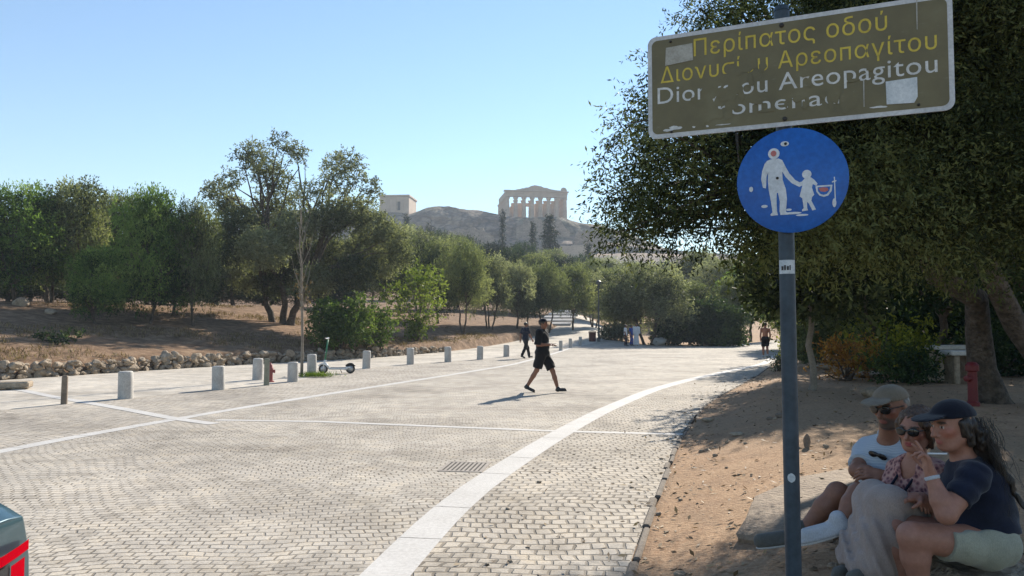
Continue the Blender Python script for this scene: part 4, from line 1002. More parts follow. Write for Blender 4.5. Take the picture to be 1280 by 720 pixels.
# slab beside the pole and the stones the people sit on
M['flag'] = varied('brown_flagstone', (.16, .115, .08), (.31, .24, .17), .9, 5, 7, .8, bdist=.03, fine=26)
def slab():
    # outline of the broken flagstone on the ground, clockwise from its near left corner
    q = [(909, 655), (938, 612), (1000, 592), (1066, 586), (1092, 612), (1080, 650), (1046, 676), (990, 668), (940, 662)]
    P = [G(a, b, .25) for a, b in q]; c = sum(P, Vector())/len(P); z0 = hzf(c.x, c.y)-.05
    mb = MB(); n = len(P); V = []
    for k, (s, z) in enumerate([(1.02, -.10), (1.03, -.01), (1.0, .025), (.95, .036), (.6, .042), (.2, .040)]):
        rg = np.random.RandomState(k)
        for p in P:
            x, y = (p.x-c.x)*s*.9+rg.randn()*.014, (p.y-c.y)*s*.92+rg.randn()*.010
            V += [x, y, .5*hzf(x+c.x, y+c.y)+.5*hzf(c.x, c.y)+z+rg.randn()*.005]
    V = np.array(V).reshape(-1, 3); Fs = [[r*n+i, (r+1)*n+i, (r+1)*n+(i+1) % n, r*n+(i+1) % n] for r in range(5) for i in range(n)]+[[5*n+i for i in range(n)][::-1]]
    mb.add(V, Fs); o = mb.build('flagstone', M['flag'], angle=R(25)); o.location = (c.x, c.y, 0); tag(o, 'broken pale flagstone lying on the dirt behind the sign pole', 'flagstone')
slab()

# ------------------------------------------------------------------ the sign
M['signface'] = None
def sign_face_mat():
    m, nt, b = new_mat('brown_sign_paint'); v = coords(nt)
    n1 = noise(nt, v, 5, 6, .65); n2 = noise(nt, coords(nt, (1, 1, 3.5)), 26, 4, .7)
    c = ramp(nt, n1, [(.3, (.10, .078, .028)), (.55, (.135, .108, .042)), (.75, (.165, .14, .065))])
    c = mix(nt, ramp(nt, n2, [(.62, (0, 0, 0)), (.74, (.6, .6, .6))]), c, (.20, .17, .10))
    nt.links.new(c, b.inputs['Base Color']); b.inputs['Roughness'].default_value = .45; return m
M['signface'] = sign_face_mat()
M['signwhite'] = varied('sign_white', (.42, .42, .42), (.56, .56, .56), .45, 12, 5, .05)
M['signyellow'] = varied('sign_yellow', (.44, .32, .035), (.62, .47, .06), .5, 14, 5, 0)
M['lettergrey'] = varied('worn_white_letter', (.46, .45, .42), (.64, .63, .60), .5, 14, 5, 0)
M['signblue'] = varied('sign_blue', (.010, .085, .34), (.014, .125, .46), .42, 9, 5, .04, fine=60)
M['polepaint'] = varied('blue_grey_pole', (.022, .036, .050), (.045, .066, .085), .5, 8, 5, .12, fine=40)
M['bolt'] = varied('dark_bolt', (.015, .012, .01), (.04, .035, .03), .6, 8, 2, 0)
M['sticker'] = varied('paper_sticker', (.30, .28, .23), (.44, .42, .37), .7, 18, 5, .05)
M['stickerpale'] = varied('pale_sticker', (.42, .46, .48), (.64, .66, .66), .6, 14, 5, .05)
M['scribblered'] = varied('red_scribble', (.42, .10, .09), (.5, .18, .16), .6, 10, 3, 0)
M['silver'] = varied('silver_figure', (.50, .52, .54), (.66, .68, .70), .45, 10, 5, .02)
def sign():
    y0 = 3.0; s0 = AT(983.5, 100, y0); base = AT(994.8, 720, y0)
    bx = base.x-.0; gz = hzf(bx, y0)
    t = thing('street_sign', 'brown street name board above a round blue pedestrian sign on a blue grey pole', 'sign', (s0.x, y0, gz))
    U = Vector((.918, -.397, 0)).normalized(); N = Vector((-U.y*-1, 0, 0)); N = Vector((U.y, -U.x, 0)).normalized()   # N faces the viewer
    if N.y > 0: N = -N
    Z = Vector((0, 0, 1)); MX = Matrix((U, Z, N)).transposed()       # local (u, v, out)
    O = Vector((0, 0, -gz))                                          # local frame of the thing: origin on the ground under the pole
    top = AT(980, 9, y0).z-gz
    MB().tube([(.012, .045, -.3), (0, .045, top)], .0305, 20).tube([(0, .045, top), (0, .045, top+.02)], [.033, .027], 20).build('pole', M['polepaint'], t, angle=R(35))
    def u_at(px):
        s = (px-640)/F_PX; d = ray(px, 200); s = d.x/d.y
        return (y0*s-s0.x)/(U.x-U.y*s)
    u0, u1 = u_at(811), u_at(1196); zb = AT(983.5, 157.5, y0).z-gz; zt = AT(983.5, 22, y0).z-gz
    W_, H_ = u1-u0, zt-zb; C0 = U*u0+Vector((0, 0, zb))-N*.0
    def rr_(w, h, r, n=6, ox=0, oy=0):
        P = []
        for cx, cy, a0 in ((w-r, r, -90), (w-r, h-r, 0), (r, h-r, 90), (r, r, 180)):
            for k in range(n+1): a = R(a0+90*k/n); P.append((ox+cx+r*math.cos(a), oy+cy+r*math.sin(a)))
        return P
    bd = MB().extrude(rr_(W_, H_, .035), -.006, .002, MX, C0).build('name_board', M['signwhite'], t)
    MB().extrude(rr_(W_-.036, H_-.036, .024, 6, .018, .018), .002, .0032, MX, C0).build('board_face', M['signface'], bd)
    def text(body, ua, ub, vb, cap, mat, name):
        cu = bpy.data.curves.new('lettering', 'FONT'); cu.body = body; cu.size = 1.0; cu.extrude = 0.0; cu.offset = .0; cu.resolution_u = 4; cu.space_character = 1.06
        ob = bpy.data.objects.new('lettering', cu); COL.objects.link(ob); bpy.context.view_layer.update()
        me = bpy.data.meshes.new_from_object(ob.evaluated_get(bpy.context.evaluated_depsgraph_get())); bpy.data.objects.remove(ob)
        V = np.array([v.co for v in me.vertices]); w0, w1 = V[:, 0].min(), V[:, 0].max(); sx = (ub-ua)/(w1-w0); sy = cap/.73
        Fs = [list(p.vertices) for p in me.polygons]; bpy.data.meshes.remove(me)
        base_ = Vector((0, 0, zb))
        nb = {}; par = list(range(len(V)))
        def fd(a):
            while par[a] != a: par[a] = par[par[a]]; a = par[a]
            return a
        for q in Fs:
            for w_ in q[1:]: par[fd(w_)] = fd(q[0])
        V = np.array([V[i] for q in Fs for i in q]); zo = [k_*.0000002 for k_, q in enumerate(Fs) for _ in q]; cnt_ = np.cumsum([0]+[len(q) for q in Fs]); Fs = [list(range(cnt_[k_], cnt_[k_+1])) for k_ in range(len(Fs))]
        P = [base_+MX @ Vector((ua+(v[0]-w0)*sx, vb*H_+v[1]*sy, .0040+zo[i])) for i, v in enumerate(V)]
        return np_mesh(name, np.array(P), Fs, mat, bd)
    text('Περίпατος οδού', u_at(869), u_at(1113), .755, .074, M['signyellow'], 'lettering')
    text('Διονυσίου Αρεοпαγίτου', u_at(827), u_at(1175), .535, .070, M['signyellow'], 'lettering')
    text('Dionysiou Areopagitou', u_at(823), u_at(1175), .335, .074, M['lettergrey'], 'lettering')
    text('Promenade', u_at(878), u_at(1074), .155, .066, M['lettergrey'], 'lettering')
    # flaked patches where the lettering has worn off down to brown paint
    rg = np.random.RandomState(9); fl = MB()
    def blob(uc, vc, ru, rv, z=.0052, rough=.3):
        P = []; n = 14; ph = rg.rand(3)*6.28
        for k in range(n):
            a = 2*PI*k/n; q = 1+rough*(math.sin(2*a+ph[0])*.5+math.sin(3*a+ph[1])*.4+math.sin(5*a+ph[2])*.4); P.append((uc+ru*q*math.cos(a), vc*H_+rv*q*math.sin(a)))
        return [Vector((0, 0, zb))+MX @ Vector((p[0], p[1], z)) for p in P]
    zz = .0048
    def worn(px, v, ru, rv, mb=fl):
        nonlocal zz
        zz += .00006; P = blob(u_at(px), v, ru, rv, zz); mb.add(P, [list(range(len(P)))])
    for px, v, ru, rv in [(938, .60, .032, .03), (955, .565, .014, .022), (925, .56, .012, .02), (888, .39, .03, .035), (918, .40, .025, .05), (905, .36, .035, .028), (928, .345, .012, .03), (868, .335, .014, .012), (885, .22, .03, .05), (912, .17, .014, .03), (1040, .19, .014, .04), (1062, .17, .03, .05), (1046, .24, .02, .035), (1030, .25, .01, .02), (895, .19, .03, .03), (960, .16, .03, .008), (880, .2, .02, .05), (915, .245, .03, .02), (1000, .235, .025, .012), (1008, .175, .012, .018), (948, .245, .022, .010), (984, .2, .006, .02), (1014, .36, .008, .014), (1090, .43, .012, .01), (1068, .345, .02, .008), (1008, .44, .018, .006), (940, .46, .01, .03)]: worn(px, v, ru, rv)
    fl.build('worn_patch', M['signface'], bd)
    sk_ = MB(); a, b = u_at(833), u_at(868); sk_.extrude([(a, .70*H_), (b, .72*H_), (b-.002, .885*H_), (a+.004, .875*H_)], .0054, .0062, MX, (0, 0, zb)); sk_.build('sticker', M['sticker'], bd)
    sk_ = MB(); a, b = u_at(1110), u_at(1149); sk_.extrude([(a, .10*H_), (b-.012, .09*H_), (b, .14*H_), (b, .31*H_), (a-.002, .30*H_)], .0054, .0062, MX, (0, 0, zb)); sk_.build('sticker', M['stickerpale'], bd)
    sc_ = MB(); zz = .0053
    for px, v, ru, rv in [(845, .085, .028, .008), (836, .07, .02, .006), (868, .075, .006, .004), (885, .07, .006, .004), (1100, .085, .03, .004), (905, .07, .03, .002)]: worn(px, v, ru, rv, sc_)
    sc_.build('scrape', M['lettergrey'], bd)
    sc_ = MB()
    for px, va, vb in [(1081, .10, .34), (1150, .72, .99)]:
        a = u_at(px); sc_.extrude([(a, va*H_), (a+.003, va*H_), (a+.0045, vb*H_), (a, vb*H_)], .0056, .0058, MX, (0, 0, zb))
    sc_.build('crack', M['bolt'] if False else M['sticker'], bd)
    for px, v in [(980, .93), (982, .065), (840, .93), (840, .05), (1150, .07)]:
        r_ = .009 if px > 970 and px < 1000 else .005
        MB().lathe([(r_, 0), (r_, .005), (r_*.5, .008), (.0005, .0085)], Vector((0, 0, zb))+MX @ Vector((u_at(px), v*H_, .0032)), 12, N).build('bolt', M['bolt'], bd)
    MB().box(Vector((0, .03, zb+.06)), (.1, .03, .03), rz=math.atan2(U.y, U.x)).box(Vector((0, .03, zt-.06)), (.1, .03, .03), rz=math.atan2(U.y, U.x)).build('bracket', M['steelgrey'], bd)
    # round sign
    du0, du1 = u_at(921), u_at(1061); r_ = (du1-du0)/2; cu_ = (du0+du1)/2; zc = AT(990, 225.3, 2.99).z-gz
    CC = U*cu_+Vector((0, 0, zc))+N*.004
    ds = MB().lathe([(r_-.004, -.004), (r_, -.002), (r_, .002), (r_-.003, .004), (.001, .0041)], CC, 64, N).build('round_sign', M['signblue'], t, angle=R(50))
    S = 2*r_/530.0                                       # drawing units: the disc is 530 wide, centre (345,285)
    def pic(polys, name, mat, z=.0056):
        mb = MB()
        for k, poly in enumerate(polys):
            P = [((x-345)*S, (285-y)*S) for x, y in poly]
            a = sum(P[i][0]*P[(i+1) % len(P)][1]-P[(i+1) % len(P)][0]*P[i][1] for i in range(len(P)))
            if a < 0: P = P[::-1]
            mb.extrude(P, z-.0012+k*.00007, z+k*.00007, MX, CC)
        return mb.build(name, mat, ds)
    def circ(x, y, r, n=18, ry=None): return [(x+r*math.cos(2*PI*k/n), y+(ry or r)*math.sin(2*PI*k/n)) for k in range(n)]
    adult = [(245, 172), (285, 170), (303, 180), (318, 215), (335, 250), (362, 285), (384, 300), (386, 314), (374, 318), (345, 300), (318, 268), (302, 238), (303, 280), (318, 330), (322, 380), (316, 442), (330, 452), (328, 458), (290, 458), (286, 440), (288, 390), (280, 345), (274, 345), (272, 390), (274, 440), (278, 458), (244, 460), (242, 452), (252, 442), (246, 390), (236, 330), (232, 280), (234, 238), (226, 258), (224, 300), (222, 318), (208, 314), (200, 270), (205, 230), (218, 192), (230, 178)]
    child = [(408, 280), (436, 278), (452, 292), (466, 312), (460, 322), (444, 312), (440, 330), (450, 366), (440, 376), (436, 395), (450, 425), (456, 440), (440, 444), (424, 408), (416, 400), (416, 430), (420, 442), (392, 446), (392, 438), (400, 430), (394, 380), (382, 370), (392, 330), (396, 316), (380, 322), (366, 308), (378, 300), (394, 296)]
    pic([adult, child, circ(263, 144, 28, ry=28), circ(417, 261, 22)], 'pictogram', M['silver'])
    bag = [(456, 322), (534, 322), (530, 352), (514, 374), (494, 380), (474, 372), (460, 352)]
    pic([bag], 'drawn_bag', M['silver']); pic([[(466, 330), (524, 330), (520, 350), (508, 366), (493, 370), (478, 364), (468, 350)]], 'bag_filling', M['signblue'], .0066)
    pic([circ(262, 143, 14, 12, 15), [(470, 336), (490, 332), (512, 336), (516, 348), (500, 356), (480, 352)]], 'red_scribble', M['scribblered'], .0075)
    pic([[(541, 284), (546, 284), (548, 400), (543, 400)], circ(541, 412, 9, ry=22), circ(316, 98, 20, ry=13), [(532, 305), (552, 300), (552, 306), (532, 312)], circ(350, 452, 40, 14, 6), circ(392, 464, 30, 12, 5), circ(214, 410, 16, 10, 8), circ(150, 318, 10, 8, 14), circ(330, 434, 14, 9, 6)], 'scratch', M['silver'], .0052)
    for x, y in ((320, 98), (278, 270)): MB().lathe([(.0055, 0), (.0055, .003), (.0005, .0045)], CC+MX @ Vector(((x-345)*S, (285-y)*S, .0056)), 10, N).build('bolt', M['bolt'], ds)
    # stickers on the pole
    def wrap(px, py, h, ang, name, mat, rnd=False):
        z = AT(px, py, y0).z-gz; mb = MB(); V = []; n = 9; xo = .012*(1-(z+.3)/(top+.3)); face = math.atan2(-.95, -.36)
        for j in range(7):
            v = j/6*2-1; wv = math.sqrt(max(.02, 1-v*v)) if rnd else 1
            for i in range(n):
                a = face+(i/(n-1)*2-1)*ang*wv; V.append((xo+.0311*math.cos(a), .045+.0311*math.sin(a), z+v*h/2))
        mb.add(V, [[j*n+i, j*n+i+1, (j+1)*n+i+1, (j+1)*n+i] for j in range(6) for i in range(n-1)]); return mb.build(name, mat, t, smooth=True)
    st = wrap(987, 333, .055, 1.2, 'pole_sticker', M['stickerpale']); wrap(994, 598.5, .036, .5, 'pole_sticker', M['stickerpale'], True)
    mb = MB(); z = AT(987, 336, y0).z-gz; face = math.atan2(-.95, -.36)
    for k, (a, w) in enumerate([(-.45, .13), (-.12, .1), (.22, .12), (.5, .08)]):
        V = [(.0006+.0318*math.cos(face+a+s*w), .045+.0318*math.sin(face+a+s*w), z+q) for q in (-.004, .012+.004*(k % 2)) for s in (-1, 1)]; mb.add(V, [[0, 1, 3, 2]])
    mb.build('sticker_print', M['bolt'], st)
sign()

# ------------------------------------------------------------------ the car at the left edge
M['carpaint'], nt_, b_ = new_mat('blue_grey_car_paint'); b_.inputs['Base Color'].default_value = (.018, .06, .08, 1); b_.inputs['Roughness'].default_value = .3; b_.inputs['Metallic'].default_value = .3
b_.inputs['Coat Weight'].default_value = .35; b_.inputs['Coat Roughness'].default_value = .04
M['carglass'], nt_, b_ = new_mat('tinted_glass'); b_.inputs['Base Color'].default_value = (.02, .035, .04, 1); b_.inputs['Roughness'].default_value = .03; b_.inputs['Specular IOR Level'].default_value = .8
M['taillight'], nt_, b_ = new_mat('red_tail_light'); b_.inputs['Base Color'].default_value = (.26, .0012, .006, 1); b_.inputs['Roughness'].default_value = .5; b_.inputs['Specular IOR Level'].default_value = .0; b_.inputs['IOR'].default_value = 1.05
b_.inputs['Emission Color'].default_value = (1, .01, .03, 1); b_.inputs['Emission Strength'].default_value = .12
def car():
    t = thing('parked_car', 'blue grey car with red tail lights cut by the left picture edge', 'car', (-4.10, 2.42, 0), PI)     # its nose points to -X
    def hw(u, z):   # half width at station u (local x, nose +) and height z
        w = .90*(1-.32*max(0, (u-1.2)/1.0)**2.4-.0*u); w *= 1-.12*max(0, (-u-1.5)/.65)**2.6
        tail = max(0, min(1, (-u-1.2)/.8)); return w*(1-.05*max(0, (z-.62)/.3)-.10*max(0, (.42-z)/.3))*(1-.03*tail*max(0, (z-.56)/.28)**2)
    zs = [.22, .30, .42, .55, .66, .74, .80, .84]
    def rear(u, y): return u+.15*max(0, abs(y)/.64-.72)**1.5*max(0, min(1, (-u-1.6)/.5))
    def zt_(u): return np.interp(u, [-2.15, -2.0, -1.6, -1.0, 0, 1.0, 1.7, 2.1, 2.2], [.80, .865, .90, .92, .92, .90, .80, .68, .62])
    us = np.concatenate([np.linspace(-2.12, -1.4, 12), np.linspace(-1.2, 1.2, 9), np.linspace(1.35, 2.15, 8)])
    V = []; nz = len(zs)
    for u in us:
        T = zt_(u); row = []
        for k, z in enumerate(zs):
            zz = .22+(z-.22)*(T-.22)/.62; bulge = -.035*math.cos((zz-.2)/.7*PI)*0
            row.append((u+(-.03*math.sin(min(1, (zz-.2)/.75)*PI) if u < -1.9 else 0), hw(u, z), zz))
        row = [(rear(a, b), b, c) for a, b, c in row]; e_ = hw(u, .84)*(.8+.04*max(0, min(1, (-u-1.5)/.4))); ue = rear(u, e_)
        V += row+[(ue, e_, T+.012), (u, 0, T+.02)]+[(ue, -e_, T+.012)]+[(a, -b, c) for a, b, c in row[::-1]]
    nr = 2*nz+3; Fs = [[i*nr+k, i*nr+k+1, (i+1)*nr+k+1, (i+1)*nr+k] for i in range(len(us)-1) for k in range(nr-1)]
    Fs += [[i*nr, (i+1)*nr, (i+1)*nr+nr-1, i*nr+nr-1] for i in range(len(us)-1)]
    nV = len(V)
    for i, s in ((len(us)-1, 1),):                              # closed nose and tail
        cap = [i*nr+k for k in range(nr)]; Fs.append(cap if s < 0 else cap[::-1])
    Fs += [[k, k+1, nr-2-k, nr-1-k][::-1] for k in range(nr//2-1)]+[[nr//2+1, nr//2, nr//2-1]]
    body = np_mesh('body', np.array(V), Fs, M['carpaint'], t, True)
    b = body.modifiers.new('bevel', 'BEVEL'); b.width = .012; b.segments = 2; b.limit_method = 'ANGLE'; b.angle_limit = R(50)
    # greenhouse
    st_ = [(-2.03, .872, .66, .05), (-1.75, .90, .74, .26), (-1.1, .92, .75, .44), (-.5, .92, .76, .52), (.2, .92, .76, .50), (.7, .91, .74, .30), (1.15, .90, .72, .02)]
    V = []
    for u, z, w, h in st_:
        for k in range(11):
            a = PI*k/10; V.append((u, w*math.copysign(abs(math.cos(a))**.55, math.cos(a))*(1-.18*(math.sin(a))), z-.03+(h+.03)*math.sin(a)**.6))
    Fs = [[i*11+k, i*11+k+1, (i+1)*11+k+1, (i+1)*11+k] for i in range(len(st_)-1) for k in range(10)]
    g = np_mesh('windows', np.array(V), Fs, M['carglass'], t, True)
    V = []
    for u, z, w, h in st_[2:5]+[(.45, .915, .75, .40)]:
        for k in range(9):
            q = PI*(.16+.68*k/8); V.append((u-.02, (w+.012)*math.copysign(abs(math.cos(q))**.55, math.cos(q))*(1-.18*math.sin(q)), z-.03+(h+.045)*math.sin(q)**.6))
    np_mesh('roof', np.array(V), [[i*9+k, i*9+k+1, (i+1)*9+k+1, (i+1)*9+k] for i in range(3) for k in range(8)], M['carpaint'], t, True)
    # tail: light strip across the boot, lamp below it, dark panel, number plate recess, bumper
    def tailstrip(name, z0, z1, y0, y1, mat, off, parent=t, n=14):
        V = []
        for k in range(n+1):
            yy = y0+(y1-y0)*k/n
            for z in (z0, z1):
                q = abs(yy)/.64; xx = -2.148-off*.5+(.15*max(0, q-.72)**1.5 if q > .72 else 0); V.append((xx, yy, z+.012*max(0, q-.8)))
        return np_mesh(name, np.array(V), [[2*k, 2*k+1, 2*k+3, 2*k+2] for k in range(n)], mat, parent, True)
    tailstrip('tail_light', .672, .712, -.765, .765, M['taillight'], .012)
    tailstrip('tail_panel', .40, .662, -.60, .60, M['black'], .008)
    for s in (-1, 1): tailstrip('tail_light', .50, .655, s*.60, s*.72, M['taillight'], .018)
    tailstrip('number_plate', .47, .58, -.26, .26, M['signwhite'], .02)
    MB().box((-2.08, 0, .31), (.2, 1.36, .16), bev=.05).box((2.1, 0, .34), (.16, 1.1, .18), bev=.05).build('bumper', M['black'], t)
    for s in (-1, 1):
        MB().box((2.02, s*.52, .62), (.16, .32, .1), bev=.03).build('headlight', M['signwhite'], t)
        MB().box((.75, s*.93, .97), (.14, .2, .11), bev=.04).build('mirror', M['carpaint'], t)
        for x in (-1.35, 1.35):
            w = MB().lathe([(.2, -.10), (.30, -.10), (.325, -.07), (.33, 0), (.325, .07), (.30, .10), (.2, .10)], (x, s*.79, .33), 28, (0, s, 0)).build('wheel', M['rubber'], t, angle=R(40))
            rim = MB().lathe([(.03, .108), (.20, .085), (.215, .106), (.2, .03)], (x, s*.79, .33), 24, (0, s, 0)).build('rim', M['steel'], w, angle=R(40))
car()
# ------------------------------------------------------------------ people: smooth bodies grown from a distance field
class Sdf:
    def __init__(s, h): s.h = h; s.p = []; s.lo = np.full(3, 1e9); s.hi = -s.lo; s.folds = []
    def _bb(s, lo, hi): s.lo = np.minimum(s.lo, lo); s.hi = np.maximum(s.hi, hi)
    def cap(s, a, b, r0, r1=None, k=.02, flat=False, op='u'):
        a, b = np.array(a, float), np.array(b, float); r1 = r0 if r1 is None else r1; m = max(r0, r1)
        lo, hi = np.minimum(a, b)-m, np.maximum(a, b)+m; s.p.append(('cap', op, k, lo, hi, (a, b, r0, r1, flat)))
        if op == 'u': s._bb(lo, hi)
        return s
    def ell(s, c, r, fr=None, k=.02, op='u'):
        c = np.array(c, float); r = np.array(r, float); fr = np.eye(3) if fr is None else np.array(fr, float); m = np.abs(fr.T*r).sum(1) if False else np.full(3, r.max())
        s.p.append(('ell', op, k, c-m, c+m, (c, r, fr)))
        if op == 'u': s._bb(c-m, c+m)
        return s
    def cut(s, pt, nrm, k=0.0, near=None, rad=9.):
        s.p.append(('cut', 'c', k, None, None, (np.array(pt, float), unit(np.array(nrm, float)), near, rad))); return s
    def fold(s, d, f, amp, ph=0.0, mod=None, ztop=None, zr=.1): s.folds.append((np.array(d, float), f, amp, ph, mod, ztop, zr)); return s
    def mesh(s):
        h = s.h; lo = s.lo-3*h; n = np.ceil((s.hi-s.lo)/h).astype(int)+7
        ax = [(lo[i]+np.arange(n[i])*h).astype(np.float32) for i in range(3)]
        Fd = np.full(n, .25, np.float32)
        for typ, op, k, plo, phi, q in s.p:
            if typ == 'cut':
                pt, nr, near, rad = q
                d = ((ax[0]-pt[0])*nr[0])[:, None, None]+((ax[1]-pt[1])*nr[1])[None, :, None]+((ax[2]-pt[2])*nr[2])[None, None, :]
                if near is not None:
                    dd = np.sqrt(((ax[0]-near[0])**2)[:, None, None]+((ax[1]-near[1])**2)[None, :, None]+((ax[2]-near[2])**2)[None, None, :]); d = np.where(dd < rad, d, -1)
                Fd = np.maximum(Fd, d.astype(np.float32)); continue
            pad = k+4*h+.03
            i0 = np.clip(np.floor((plo-pad-lo)/h).astype(int), 0, n-1); i1 = np.clip(np.ceil((phi+pad-lo)/h).astype(int)+1, 1, n)
            sl = tuple(slice(a, b) for a, b in zip(i0, i1))
            X, Y, Z = np.meshgrid(ax[0][sl[0]], ax[1][sl[1]], ax[2][sl[2]], indexing='ij', sparse=True)
            if typ == 'cap':
                a, b, r0, r1, flat = q; ab = b-a; L2 = float(ab @ ab)+1e-12
                t = ((X-a[0])*ab[0]+(Y-a[1])*ab[1]+(Z-a[2])*ab[2])/L2; tc = np.clip(t, 0, 1)
                d = np.sqrt((X-a[0]-tc*ab[0])**2+(Y-a[1]-tc*ab[1])**2+(Z-a[2]-tc*ab[2])**2)-(r0+(r1-r0)*tc)
                if flat: d = np.maximum(d, (t-1)*math.sqrt(L2))
            else:
                c, r, fr = q; P = [(X-c[0])*fr[i][0]+(Y-c[1])*fr[i][1]+(Z-c[2])*fr[i][2] for i in range(3)]
                k0 = np.sqrt(sum((P[i]/r[i])**2 for i in range(3))); k1 = np.sqrt(sum((P[i]/r[i]**2)**2 for i in range(3)))+1e-6
                d = k0*(k0-1)/k1
            A = Fd[sl]; d = d.astype(np.float32)
            if op == 'u':
                hh = np.maximum(k-np.abs(A-d), 0)/max(k, 1e-6); Fd[sl] = np.minimum(A, d)-hh*hh*k*.25
            else:
                d = -d; hh = np.maximum(k-np.abs(A-d), 0)/max(k, 1e-6); Fd[sl] = np.maximum(A, d)+hh*hh*k*.25
        for dv, f, amp, ph, mod, ztop, zr in s.folds:
            arg = (ax[0]*dv[0])[:, None, None]+(ax[1]*dv[1])[None, :, None]+(ax[2]*dv[2])[None, None, :]
            w = 0
            if mod is not None: w = 1.3*np.sin((ax[0]*mod[0])[:, None, None]+(ax[1]*mod[1])[None, :, None]+(ax[2]*mod[2])[None, None, :])
            Fd += (amp*np.sin(arg*f+ph+w)*(1 if ztop is None else np.clip((ztop-ax[2])/zr, 0, 1)[None, None, :])).astype(np.float32)
        return nets(Fd, lo, h)
def nets(Fd, lo, h):
    s = Fd < 0; c = np.zeros(np.array(Fd.shape)-1, np.int8)
    offs = [(i, j, k) for i in (0, 1) for j in (0, 1) for k in (0, 1)]; n = c.shape
    for o in offs: c += s[o[0]:o[0]+n[0], o[1]:o[1]+n[1], o[2]:o[2]+n[2]]
    act = np.argwhere((c > 0) & (c < 8)); idx = np.full(n, -1, np.int32); idx[tuple(act.T)] = np.arange(len(act))
    pos = np.zeros((len(act), 3)); cnt = np.zeros(len(act))
    val = {o: Fd[tuple((act+np.array(o)).T)] for o in offs}
    for a in offs:
        for ax_ in range(3):
            if a[ax_]: continue
            b = list(a); b[ax_] = 1; b = tuple(b); va, vb = val[a], val[b]; m = (va < 0) != (vb < 0)
            t = va[m]/(va[m]-vb[m]); p = np.tile(np.array(a, float), (m.sum(), 1)); p[:, ax_] += t; pos[m] += p; cnt[m] += 1
    V = (act+pos/cnt[:, None])*h+lo; Fs = []
    for ax_ in range(3):
        sl0 = [slice(None)]*3; sl1 = [slice(None)]*3; sl0[ax_] = slice(0, -1); sl1[ax_] = slice(1, None)
        a, b = s[tuple(sl0)], s[tuple(sl1)]; e = np.argwhere(a != b); e1, e2 = [(1, 2), (2, 0), (0, 1)][ax_]
        e = e[(e[:, e1] > 0) & (e[:, e2] > 0) & (e[:, e1] < n[e1]) & (e[:, e2] < n[e2])]
        q = []
        for u, v in ((-1, -1), (0, -1), (0, 0), (-1, 0)):
            t = e.copy(); t[:, e1] += u; t[:, e2] += v; q.append(idx[tuple(t.T)])
        q = np.stack(q, 1); fl = ~a[tuple(e.T)]; q[fl] = q[fl][:, ::-1]; Fs.append(q)
    Fs = np.concatenate(Fs); Fs = Fs[(Fs >= 0).all(1)]
    return V, Fs
def sdf_obj(name, S, mat, t, attr=None, base=None):
    V, Fs = S.mesh(); at = None
    if attr is not None: at = {'paint': attr(V)}
    o = np_mesh(name, V-np.array(t.location if base is None else base), Fs, mat, t, True, at); return o
def skin_mat(name, c):
    m, nt, b = new_mat(name); a = nt.nodes.new('ShaderNodeAttribute'); a.attribute_name = 'paint'
    v = coords(nt); n = noise(nt, v, 38, 6, .7); cc = mix(nt, .8, a.outputs['Color'], ramp(nt, n, [(.3, (.80, .74, .70)), (.7, (1.1, 1.04, 1.02))]), 'MULTIPLY')
    nt.links.new(cc, b.inputs['Base Color']); b.inputs['Roughness'].default_value = .5; bump(nt, b, n, .25, .004); b.inputs['Subsurface Weight'].default_value = .03
    b.inputs['Subsurface Radius'].default_value = (.012, .005, .003); b.inputs['Specular IOR Level'].default_value = .35; m['base'] = c; return m
def cloth(name, c, var=.25, rough=.85, scale=30):
    m, nt, b = new_mat(name); v = coords(nt); big = noise(nt, v, 9, 3, .5, 1.6); wv = noise(nt, coords(nt, (1, 1, .35)), scale*9, 2)
    cc = ramp(nt, noise(nt, v, scale*.3, 4), [(.3, tuple(x*(1-var) for x in c)), (.7, tuple(min(.9, x*(1+var)) for x in c))])
    cc = mix(nt, .5, cc, ramp(nt, wv, [(.35, (.7, .7, .7)), (.65, (1.15, 1.15, 1.15))]), 'MULTIPLY')
    nt.links.new(cc, b.inputs['Base Color']); b.inputs['Roughness'].default_value = rough; b.inputs['Specular IOR Level'].default_value = .15
    try: b.inputs['Sheen Weight'].default_value = .15
    except Exception: pass
    bump(nt, b, mix(nt, .06, big, wv), .5, .012); return m
V3 = lambda *a: np.array(a, float)
def frame(f, up=(0, 0, 1)):
    f = unit(V3(*f)); u = np.array(up, float); u = unit(u-f*(u @ f)); r = np.cross(f, u); return f, r, u       # forward, right, up
